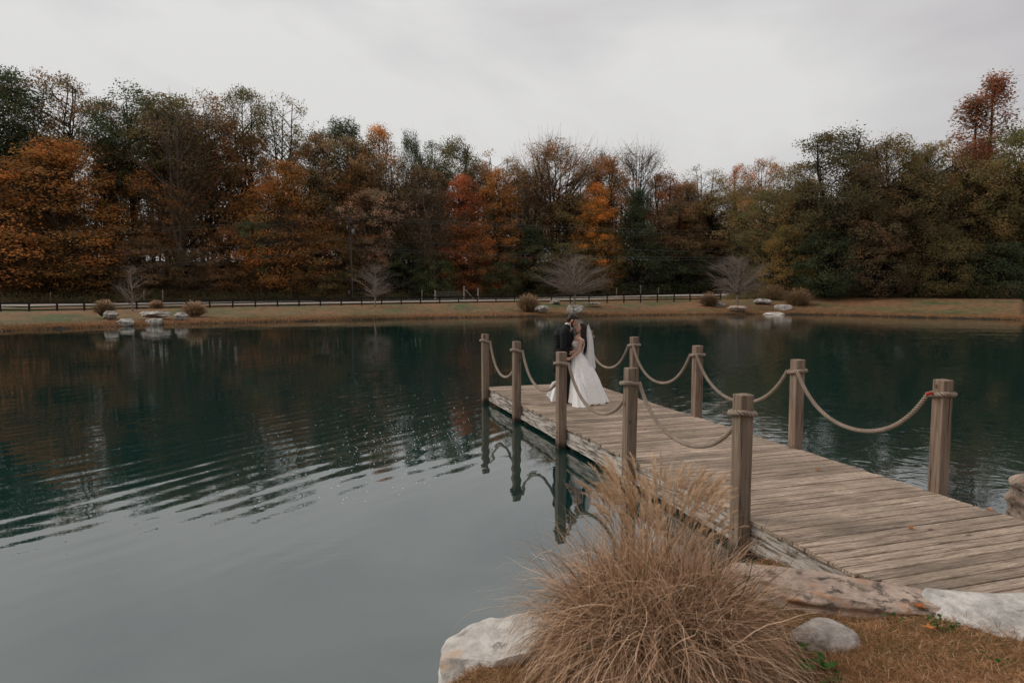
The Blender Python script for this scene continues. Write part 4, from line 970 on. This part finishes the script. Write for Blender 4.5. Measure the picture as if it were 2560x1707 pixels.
# leafless ornamental trees on the far bank
def ornamental(u, vbase, vtop, wpx, Y, seed, label, wd=6, first=.24, ncl=170, col=(.25, .20, .165)):
    bark, crown, top, wid = make_ctree(seed, H=5, Wd=wd, cb=.30, prof='dome', ncl=ncl, per=0, sig=(.50, .50, .26), rough=.30, trunk=.12, forks=1, limb=.06, inner=.05, twigs=11, tw=.0075, ws=.3, minb=first)
    az = R(az_of_u(u)); x, y = math.tan(az) * Y, Y; z0 = gz(x, y)
    h = at_y(u, vtop, Y)[2] - z0
    root = empty('ornamental_tree', (x, y, z0 - .05), 0, label=label, cat='leafless tree', group='leafless ornamental trees on the far bank')
    t = link('trunk', bark, None, root); t.color = (*col, 1); root.scale = (wpx * Y / F / (wid + .5),) * 2 + (h / top,)
ornamental(332, 775, 655, 85, 60, 5, 'slender leafless tree, leftmost on the far bank', 4.6, .2, 38)
ornamental(937, 760, 655, 112, 70, 6, 'leafless vase shaped tree on the bank beside the utility pole', 6.2, .26, 58)
ornamental(1437, 760, 628, 195, 76, 7, 'widest leafless tree, its crown spreading above the mottled boulder', 9, .26, 120)
ornamental(1842, 762, 630, 160, 78, 8, 'leafless tree rising behind the layered tan boulder on the right', 8, .26, 95)

# ------------------------------------------------------------------ fence, gate, wire posts, pole and wires
fk = []
for u in np.arange(-420, 1836, 6):
    a = az_of_u(u); rs, rc, zc, rf, zf, zr = far_par(a); fk.append((math.sin(R(a)) * rf, math.cos(R(a)) * rf))
fk = np.array(fk); d = np.r_[0, np.cumsum(np.linalg.norm(np.diff(fk, axis=0), axis=1))]
fence = empty('board_fence', (0, 90, 0), 0, label='black board fence running along the gravel road behind the far bank', cat='fence')
pos = [np.array([np.interp(t, d, fk[:, 0]), np.interp(t, d, fk[:, 1])]) for t in np.arange(0, d[-1], 2.6)]
m = MB(); m.box((-.075, -.075, -.6), (.075, .075, 1.28)); post_m = m.mesh('post', False, M['fence'])
m = MB(); m.box((-.5, -.02, -.075), (.5, .02, .075)); rail_m = m.mesh('rail', False, M['fence'])
fz = [gz(*p) for p in pos]; fz = np.convolve(np.r_[fz[0], fz, fz[-1]], [.25, .5, .25], 'valid')
for i, p in enumerate(pos):
    o = link('post', post_m, None, fence); o.location = (p[0], p[1] - 90, fz[i])
    if i + 1 < len(pos):
        q = pos[i + 1]; dv = Vector((q[0] - p[0], q[1] - p[1], fz[i + 1] - fz[i]))
        for h in (.42, .80, 1.17):
            o = link('rail', rail_m, None, fence); o.location = ((p[0] + q[0]) / 2, (p[1] + q[1]) / 2 - 90 - .10, (fz[i] + fz[i + 1]) / 2 + h)
            o.rotation_euler = (0, -math.atan2(dv.z, math.hypot(dv.x, dv.y)), math.atan2(dv.y, dv.x)); o.scale = (dv.length, 1, 1)
def ground_at(u, Y): x = (u - 1280) / F * Y; return Vector((x, Y, gz(x, Y)))
# galvanised field gate and its grey posts
gp = ground_at(1121, 108); root = empty('field_gate', gp, 0, label='galvanised tube field gate between grey posts behind the black fence', cat='gate')
for k in range(5):
    m = MB(); z = .25 + k * .27; m.tube([(-1.85, 0, z - .06), (1.85, 0, z + .1)], .028, 6); m.build('bar', M['metal'], root)
for x in (-1.85, 0, 1.85):
    m = MB(); m.tube([(x, -.03, .12), (x, -.03, 1.42)], .03, 6); m.build('upright', M['metal'], root)
for u, h, lab in ((1160, 2.3, 'tall grey wooden gate post right of the field gate'), (1195, 1.9, 'grey wooden post standing right of the tall gate post'), (1088, 1.7, 'short leaning grey post left of the field gate')):
    p = ground_at(u, 107); m = MB(); m.tube([(0, 0, -.3), (.03, 0, h)], [.13, .11], 7, True)
    if u == 1160: m.tube([(.1, 0, h * .8), (1.7, 0, .1)], .05, 5, True)
    o = m.build('gate_post', M['greypost'], None, label=lab, cat='post'); o.location = p
for i, (u, h) in enumerate([(128, 1.5), (361, 1.8), (408, 1.9), (1540, 1.5), (1600, 1.9), (1055, 1.7), (1645, 1.4)]):
    p = ground_at(u, yfence(u) + 16.6); m = MB(); m.tube([(0, 0, -.3), (.05, 0, h)], [.08, .07], 6, True)
    labs = ['short pale stake left of the leftmost grass clump behind the fence', 'pale stake just right of the leftmost leafless tree', 'second pale stake right of the leftmost leafless tree, slightly leaning',
            'pale stake behind the fence right of the widest leafless tree', 'leaning grey stake under the dark green cedar', 'pale stake left of the field gate', 'thin stake right of the cedar behind the fence']
    o = m.build('stake', M['greypost'], None, label=labs[i], cat='stake', group='stakes of the old wire fence'); o.location = p
# utility pole
pp = ground_at(877, 107); ph = at_y(877, 536, 107)[2] - pp.z
pole = empty('utility_pole', pp, 0, label='dark utility pole with grey transformers at the edge of the wood', cat='utility pole')
m = MB(); m.tube([(0, 0, -.5), (.2, 0, ph * .3), (0, 0, ph)], [.19, .17, .12], 8, True); m.build('pole', M['wood_pole'], pole, True)
def at_h(v): return at_y(877, v, 107)[2] - pp.z
m = MB(); m.tube([(.62, -.1, at_h(588)), (.62, -.1, at_h(573))], .27, 12, True); m.build('transformer', M['metal'], pole, True)
m = MB(); m.tube([(-.28, -.1, at_h(575)), (-.28, -.1, at_h(565))], .14, 10, True); m.build('transformer', M['metal'], pole, True)
for k, (dx, dz) in enumerate([(-.5, 0), (-.35, -.12), (.15, 0), (.3, -.15), (.75, -.75), (.9, -.75)]):
    m = MB(); m.tube([(dx, -.1, at_h(551) + dz), (dx + .22, -.1, at_h(551) + dz - .25)], .05, 6, True); m.build('insulator', M['metal'], pole)
m = MB(); m.box((-.6, -.05, at_h(553)), (.5, .05, at_h(551))); m.build('crossarm', M['wood_pole'], pole)
m = MB(); m.tube([(.22, -.15, at_h(592)), (.42, -.15, 0.6)], .03, 5); m.build('conduit', M['metal'], pole)
m = MB(); m.box((-.28, -.2, at_h(733)), (-.05, -.1, at_h(727))); m.build('meter_box', M['metal'], pole)
WIRES = [((-300, 585), (877, 540), (2100, 580), 12, 'topmost power line crossing the wood from the top of the pole'), ((-300, 598), (877, 546), (2100, 588), 12, 'second power line just below the topmost one'),
         ((-300, 648), (877, 597), (2100, 632), 9, 'middle power line passing the transformers'), ((-300, 692), (877, 619), (2100, 642), 12, 'fourth power line below the transformers'),
         ((-300, 697), (877, 624), (2100, 648), 13, 'lowest power line in front of the wood')]
for a, b_, c, sg, lab in WIRES:
    pts = []
    for (p0, Y0), (p1, Y1) in (((a, 88), (b_, 106.8)), ((b_, 106.8), (c, 112))):
        A, B = at_y(*p0, Y0), at_y(*p1, Y1)
        for t in np.linspace(0, 1, 14):
            q = A + (B - A) * t; q[2] -= 4 * t * (1 - t) * sg * .055; pts.append(q)
    m = MB(); m.tube(pts[:14] + pts[15:], .017, 4); m.build('power_line', M['wire'], None, label=lab, cat='power line', group='power lines')

# ------------------------------------------------------------------ people
def fuse(parts, voxel=.008, smooth_it=4):
    """parts: tapered capsules (p0, p1, r0, r1[, flat]) and ellipsoids ('e', c, radii, rot) melted into one skin"""
    bm = bmesh.new()
    for pt in parts:
        if pt[0] == 'e':
            _, c, rad, rot = pt; Mx = Matrix.Translation(c) @ rot.to_4x4() @ Matrix.Diagonal((*rad, 1))
            bmesh.ops.create_uvsphere(bm, u_segments=20, v_segments=14, radius=1, matrix=Mx)
        else:
            p0, p1, r0, r1 = Vector(pt[0]), Vector(pt[1]), pt[2], pt[3]; k = max(3, int((p1 - p0).length / (max(min(r0, r1), .006) * .5)))
            k = min(k, 26); fl = pt[4] if len(pt) > 4 else None
            for i in range(k + 1):
                t = i / k; rr = r0 + (r1 - r0) * t; c = p0.lerp(p1, t)
                Mx = Matrix.Translation(c) @ Matrix.Diagonal((rr * (fl[0] if fl else 1), rr * (fl[1] if fl else 1), rr * (fl[2] if fl else 1), 1))
                bmesh.ops.create_icosphere(bm, subdivisions=2, radius=1, matrix=Mx)
    me = bpy.data.meshes.new('tmp'); bm.to_mesh(me); bm.free(); o = bpy.data.objects.new('tmp', me); COL.objects.link(o)
    md = o.modifiers.new('r', 'REMESH'); md.mode = 'VOXEL'; md.voxel_size = voxel; md.use_smooth_shade = True
    sm = o.modifiers.new('s', 'SMOOTH'); sm.iterations = smooth_it; sm.factor = .5
    dg = bpy.context.evaluated_depsgraph_get(); new = bpy.data.meshes.new_from_object(o.evaluated_get(dg)); bpy.data.objects.remove(o); bpy.data.meshes.remove(me)
    return new
def RY(a): return Matrix.Rotation(R(a), 3, 'Y')
# coordinates: x to the right in the picture, y away from the camera, z up, metres; k = photo crop pixel
K = .001331
def q(cx_, cy_, y=0.0): return Vector(((cx_ - 500) * K, y, (1436 - cy_) * K))
ORI = at_z(1422, 1006, 0)
def hand(parts, wrist, dirv, up, side, s=1.0, curl=.5):
    d = Vector(dirv).normalized(); sdv = Vector(side).normalized(); upv = Vector(up).normalized(); w_ = Vector(wrist)
    parts.append((w_, w_ + d * .045 * s, .021 * s, .024 * s)); parts.append((w_ + d * .045 * s, w_ + d * .085 * s, .024 * s, .021 * s))
    for i, (off, ln) in enumerate(((-.027, .066), (-.009, .076), (.009, .071), (.026, .056))):
        p = w_ + d * .085 * s + sdv * off * s; dd = d.copy()
        for j in range(3):
            dd = (dd - upv * curl * (.35 + .2 * j)).normalized(); p2 = p + dd * ln * s / 2.6; parts.append((p, p2, (.0088 - .0012 * j) * s, (.0080 - .0012 * j) * s)); p = p2
    p = w_ + d * .03 * s - sdv * .024 * s; p2 = p + (d * .7 - sdv * .55 - upv * .3).normalized() * .036 * s; parts.append((p, p2, .012 * s, .010 * s)); parts.append((p2, p2 + (d - upv * .4).normalized() * .028 * s, .010 * s, .008 * s))
def head(parts, c, tilt, s=1.0, face=1):
    """profile head; face=+1 looks to +x, -1 to -x; tilt in degrees, positive = nodding down"""
    rot = RY(tilt * face)
    def L_(x, y, z): return Vector(c) + rot @ Vector((x * face, y, z)) * s
    parts.append(('e', L_(-.012, 0, .020), (.100 * s, .078 * s, .096 * s), rot)); parts.append(('e', L_(.022, 0, -.03), (.066 * s, .060 * s, .088 * s), rot))
    parts.append((L_(.052, 0, -.095), L_(.052, 0, -.095), .026 * s, .026 * s)); parts.append((L_(.0, .035, -.075), L_(.052, .01, -.098), .024 * s, .02 * s)); parts.append((L_(.0, -.035, -.075), L_(.052, -.01, -.098), .024 * s, .02 * s))
    parts.append((L_(.084, 0, .012), L_(.108, 0, -.026), .009 * s, .015 * s)); parts.append((L_(.080, -.012, -.062), L_(.080, .012, -.062), .0125 * s, .0125 * s)); parts.append((L_(.076, -.03, .03), L_(.076, .03, .03), .016 * s, .016 * s))
    for sy in (-1, 1): parts.append((L_(-.008, sy * .078, .008), L_(-.004, sy * .074, -.026), .016 * s, .010 * s))
    return L_
# --- groom
gro = empty('person', ORI, 0, label='man in a black tailcoat bending to kiss the bride on the dock', cat='person')
P_ = []
HL = head(P_, q(548, 178), 30, 1.03, 1)
P_ += [(q(500, 262), q(520, 215), .062, .058), (q(455, 330), q(500, 265), .10, .065), (q(430, 420), q(440, 600), .14, .13), (q(425, 640), q(440, 760), .13, .12)]
for y, fx, kx in ((-.09, 478, 488), (.10, 420, 440)):
    P_ += [(q(440, 760, y), q(kx, 1080, y), .085, .058), (q(kx, 1080, y), q(fx - 8, 1385, y), .056, .042), (q(fx - 12, 1400, y), q(fx + 50, 1415, y), .038, .03)]
sh = q(400, 375, -.20); el = q(395, 580, -.27); wr = q(478, 662, -.17)
P_ += [(sh, el, .055, .045), (el, wr, .042, .027)]; hand(P_, wr, (.9, .15, .25), (0, .9, .2), (.1, .2, 1), 1.0, .35)
sh2 = q(470, 385, .20); el2 = q(500, 560, .30); wr2 = q(590, 640, .20)
P_ += [(sh2, el2, .055, .045), (el2, wr2, .042, .027)]; hand(P_, wr2, (.95, -.3, .1), (0, -.9, .2), (.1, .2, 1), 1.0, .4)
link('body', fuse(P_), M['skin'], gro)
# coat: torso, tails, sleeves
C_ = []
C_ += [(q(462, 285, -.03), q(405, 345, -.12), .085, .10), (q(462, 285, .03), q(470, 350, .12), .085, .10), (q(425, 350, -.13), q(430, 480, -.09), .115, .125), (q(470, 370, .09), q(455, 500, .08), .13, .12),
       (q(395, 360, 0), q(400, 540, 0), .15, .145), (q(500, 400, .02), q(480, 540, .02), .105, .10), (q(415, 540, 0), q(410, 700, 0), .15, .15), (q(400, 360, -.05), q(350, 330, -.05), .10, .07),
       (q(440, 540, -.05), q(445, 700, -.05), .11, .12)]
C_ += [(sh, el, .078, .066), (el, el.lerp(wr, .86), .062, .048), (sh2, el2, .076, .064), (el2, el2.lerp(wr2, .86), .060, .046)]
for yy in (-.085, .085):
    C_ += [(q(362, 660, yy), q(332, 800, yy), .10, .085, (1, .9, 1)), (q(330, 800, yy), q(288, 950, yy), .075, .035, (.9, 1.3, 1))]
    C_ += [(q(300, 690, yy), q(268, 950, yy), .055, .022, (.8, 1.5, 1))]
C_ += [(q(345, 520, 0), q(325, 700, 0), .105, .10, (1, 1.3, 1)), (q(330, 400, 0), q(345, 540, 0), .10, .10, (1, 1.5, 1))]
link('coat', fuse(C_, .010), M['suit'], gro)
T_ = []
for y, fx, kx in ((-.09, 478, 488), (.10, 420, 440)):
    T_ += [(q(430, 700, y * .8), q(kx, 1070, y), .112, .078), (q(kx, 1070, y), q(fx, 1395, y), .076, .064)]
link('trousers', fuse(T_, .010), M['suit'], gro)
for y, fx in ((-.09, 478), (.10, 420)):
    link('shoe', fuse([(q(fx - 15, 1402, y), q(fx + 30, 1410, y), .046, .042, (1, .95, 1)), (q(fx + 30, 1414, y), q(fx + 82, 1421, y), .040, .026, (1, 1.1, .8)), (q(fx - 30, 1424, y), q(fx - 10, 1424, y), .03, .035, (1, 1, .55))], .007), M['shoe'], gro)
link('shirt_collar', fuse([(q(468, 225, -.055), q(515, 280, -.045), .020, .024, (1, .8, 1)), (q(468, 225, .055), q(515, 280, .045), .020, .024, (1, .8, 1)), (q(515, 285, 0), q(530, 300, 0), .045, .03), (q(455, 235, -.03), q(455, 235, .03), .03, .03), (wr.lerp(el, .10), wr.lerp(el, .02), .036, .034)], .006), M['shirt'], gro)
h_ = []
for c_, rd in (((-.030, 0, .046), (.098, .087, .086)), ((-.062, 0, .0), (.060, .078, .082)), ((.012, 0, .085), (.072, .070, .042)), ((.052, 0, .078), (.035, .055, .028))):
    h_.append(('e', HL(*c_), rd, RY(30)))
for sy in (-1, 1): h_.append((HL(.005, sy * .072, .04), HL(.022, sy * .066, -.03), .018, .012))
link('hair', fuse(h_, .006, 3), M['hair'], gro)
bd = [(HL(.005, sy * .058, -.04), HL(.035, sy * .045, -.092), .017, .024) for sy in (-1, 1)] + [(HL(.045, -.03, -.105), HL(.045, .03, -.105), .028, .028), (HL(.062, 0, -.09), HL(.060, 0, -.112), .026, .024), (HL(.088, -.022, -.045), HL(.088, .022, -.045), .008, .008)]
link('beard', fuse(bd, .005, 2), M['hair'], gro)
# --- bride
bri = empty('person', ORI, 0, label='woman in a long ivory wedding gown and veil with her face raised to the man', cat='person')
P_ = []
HB = head(P_, q(676, 292, -.01), -24, .92, -1)
P_ += [(q(668, 395), q(676, 330), .050, .050), (q(660, 440), q(668, 390), .075, .052), (q(650, 470, -.10), q(650, 470, .10), .058, .058), (q(640, 480), q(625, 640), .115, .095, (.95, 1.2, 1)), (q(625, 640), q(635, 700), .085, .080, (1, 1.05, 1)), (q(585, 530, -.055), q(585, 530, .055), .062, .062)]
for y in (-.08, .08): P_ += [(q(640, 790, y * .8), q(660, 1080, y), .072, .06), (q(660, 1080, y), q(650, 1390, y), .058, .036), (q(650, 1400, y), q(590, 1415, y), .032, .026)]
s1, e1, w1 = q(672, 478, -.165), q(632, 640, -.20), q(520, 728, -.215)
P_ += [(s1, e1, .048, .038), (e1, w1, .036, .023)]; hand(P_, w1, (-.95, -.05, -.28), (0, .9, -.1), (-.2, .2, 1), .9, .35)
s2, e2, w2 = q(662, 478, .165), q(600, 610, .20), q(520, 560, .16)
P_ += [(s2, e2, .045, .038), (e2, w2, .036, .023)]; hand(P_, w2, (-.8, -.3, .5), (0, -.9, .1), (-.2, .2, 1), .9, .35)
link('body', fuse(P_), M['skin'], bri)
# bodice with low back and shoulder straps
B_ = [(q(634, 520), q(622, 640), .122, .102, (.96, 1.2, 1)), (q(622, 640), q(628, 680), .098, .098, (1, 1.15, 1)), (q(582, 535, -.058), q(582, 535, .058), .069, .069)]
for sy in (-1, 1): B_ += [(q(600, 500, sy * .10), q(655, 428, sy * .115), .016, .014), (q(655, 428, sy * .115), q(712, 470, sy * .125), .014, .014), (q(712, 470, sy * .125), q(718, 540, sy * .11), .014, .014), (q(718, 540, sy * .11), q(690, 650, sy * .09), .016, .02)]
link('bodice', fuse(B_, .007), M['lace'], bri)
# skirt: rings whose outline follows the photograph, folds deepening to the hem
g = np.random.default_rng(12)
prof = [(655, 548, 698), (700, 534, 724), (740, 526, 772), (800, 518, 815), (900, 503, 872), (1000, 490, 925), (1100, 482, 972), (1200, 475, 1008), (1300, 470, 1050), (1370, 464, 1080), (1415, 458, 1096), (1432, 462, 1085)]
ys = np.array([p[0] for p in prof], float); TH = 160; rings = []
fold_ph = g.uniform(0, 6.28, 5)
for yy in np.linspace(655, 1432, 46):
    x0 = np.interp(yy, ys, [p[1] for p in prof]); x1 = np.interp(yy, ys, [p[2] for p in prof]); t = (yy - 655) / (1432 - 655)
    cxp = (x0 + x1) / 2; a_ = (x1 - x0) / 2 * K; dep = a_ * (1.35 - 2.5 * min(t, .10)) * (1 - .10 * t); ring = []
    z = (1436 - yy) * K
    for i in range(TH):
        th = 2 * math.pi * i / TH
        fo = (math.sin(th * 9 + fold_ph[0] + t * 1.0) * .5 + math.sin(th * 14 + fold_ph[1] - t * .7) * .32 + math.sin(th * 23 + fold_ph[2]) * .18) * (.016 + .115 * t ** 1.2)
        hemf = 1 + (.10 * max(0, math.cos(th + .9)) if False else 0)
        r_ = 1 + fo
        x = cxp * K - 500 * K + math.cos(th) * a_ * r_; y = math.sin(th) * dep * r_
        ring.append((x, y, z + (abs(math.sin(th * 9 + fold_ph[0])) * .018 * max(0, t - .93) * 14)))
    rings.append(ring)
m = MB(); m.loft(rings, cap=False); m.build('skirt', M['dress'], bri, True)
# a front fold of the gown lifted towards the camera, and the train swept to the left behind the man
def drape(pts_top, pts_bot, y_top, y_bot, name, amp, nf, seed):
    g = np.random.default_rng(seed); nu, nv = 60, 16; Pg = np.zeros((nv, nu, 3)); ph = g.uniform(0, 6.28, 3)
    for j in range(nv):
        t = j / (nv - 1)
        for i in range(nu):
            s = i / (nu - 1)
            a = np.array([np.interp(s, np.linspace(0, 1, len(pts_top)), [p[k] for p in pts_top]) for k in (0, 1)]); c = np.array([np.interp(s, np.linspace(0, 1, len(pts_bot)), [p[k] for p in pts_bot]) for k in (0, 1)])
            xy = a + (c - a) * t; v = q(xy[0], xy[1], y_top + (y_bot - y_top) * t - .10 * math.sin(math.pi * s) * t)
            f = (math.sin(s * nf + ph[0]) * .6 + math.sin(s * nf * 1.7 + ph[1]) * .4) * amp * (.3 + .7 * t)
            Pg[j, i] = (v.x + f * .4, v.y + f, max(v.z, .004))
    m = MB(); m.grid(Pg); return m.build(name, M['dress'], bri, True)
drape([(560, 980), (600, 960), (650, 980)], [(508, 1436), (600, 1440), (700, 1438), (790, 1434)], -.24, -.52, 'front_fold', .030, 16, 3)
drape([(255, 1150), (330, 1120), (430, 1130), (520, 1180)], [(160, 1335), (235, 1418), (320, 1420), (520, 1420)], .30, .10, 'train', .035, 13, 4)
# hair, comb and veil
h_ = [('e', HB(-.030, 0, .044), (.092, .080, .084), RY(24)), ('e', HB(-.055, 0, -.01), (.062, .076, .085), RY(24)), (HB(.025, -.045, .075), HB(.025, .045, .075), .032, .032)]
for sy in (-1, 0, 1):
    h_ += [(q(728, 290, sy * .05), q(722, 420, sy * .055), .048, .052), (q(722, 420, sy * .055), q(745, 560, sy * .06), .050, .040), (q(745, 560, sy * .06), q(742, 670, sy * .055), .038, .015)]
h_ += [(q(690, 280, -.07), q(688, 400, -.085), .030, .028), (q(688, 400, -.085), q(712, 560, -.09), .028, .022), (q(712, 560, -.09), q(705, 650, -.08), .02, .008)]
link('hair', fuse(h_, .007, 3), M['hair'], bri)
m = MB()
for k in range(16):
    a = g.uniform(0, 6.28); c = q(782 + g.normal(0, 9), 268 + g.normal(0, 14), g.normal(0, .035)); dv = Vector((g.normal(0, 1), g.normal(0, 1), g.normal(0, 1))).normalized() * .022; e_ = dv.cross(Vector((g.normal(), g.normal(), g.normal()))).normalized() * .012
    m.add([c, c + dv + e_, c + dv * 2, c + dv - e_], [[0, 1, 2, 3]])
m.build('hair_comb', M['shirt'], bri)
def veil_sheet(off, seed, wide):
    g = np.random.default_rng(seed); nu, nv = 46, 40; Pg = np.zeros((nv, nu, 3)); ph = g.uniform(0, 6.28, 2)
    xr = [(262, 795), (330, 835), (480, 868), (650, 884), (760, 896), (890, 912), (925, 900)]
    for j in range(nv):
        t = j / (nv - 1); yy = 262 + (922 - 262) * t; xb = np.interp(yy, [p[0] for p in xr], [p[1] for p in xr]); half = .035 + wide * t ** .7
        for i in range(nu):
            s = (i / (nu - 1) - .5) * 2; f = math.sin(s * 11 + ph[0]) * .018 * (.3 + t) + math.sin(s * 19 + ph[1]) * .008
            back = (1 - (1 - abs(s)) ** 1.3) * (.055 + .10 * t)
            v = q(xb, yy + (8 * math.sin(s * 8) if t > .95 else 0), 0); Pg[j, i] = (v.x - off - back + f, s * half, v.z)
    m = MB(); m.grid(Pg); return m
m = veil_sheet(0, 1, .17); m2 = veil_sheet(.03, 2, .14)
for arr in ('v', 'tint'): pass
m.build('veil', M['veil'], bri, True); m2.build('veil', M['veil'], bri, True)
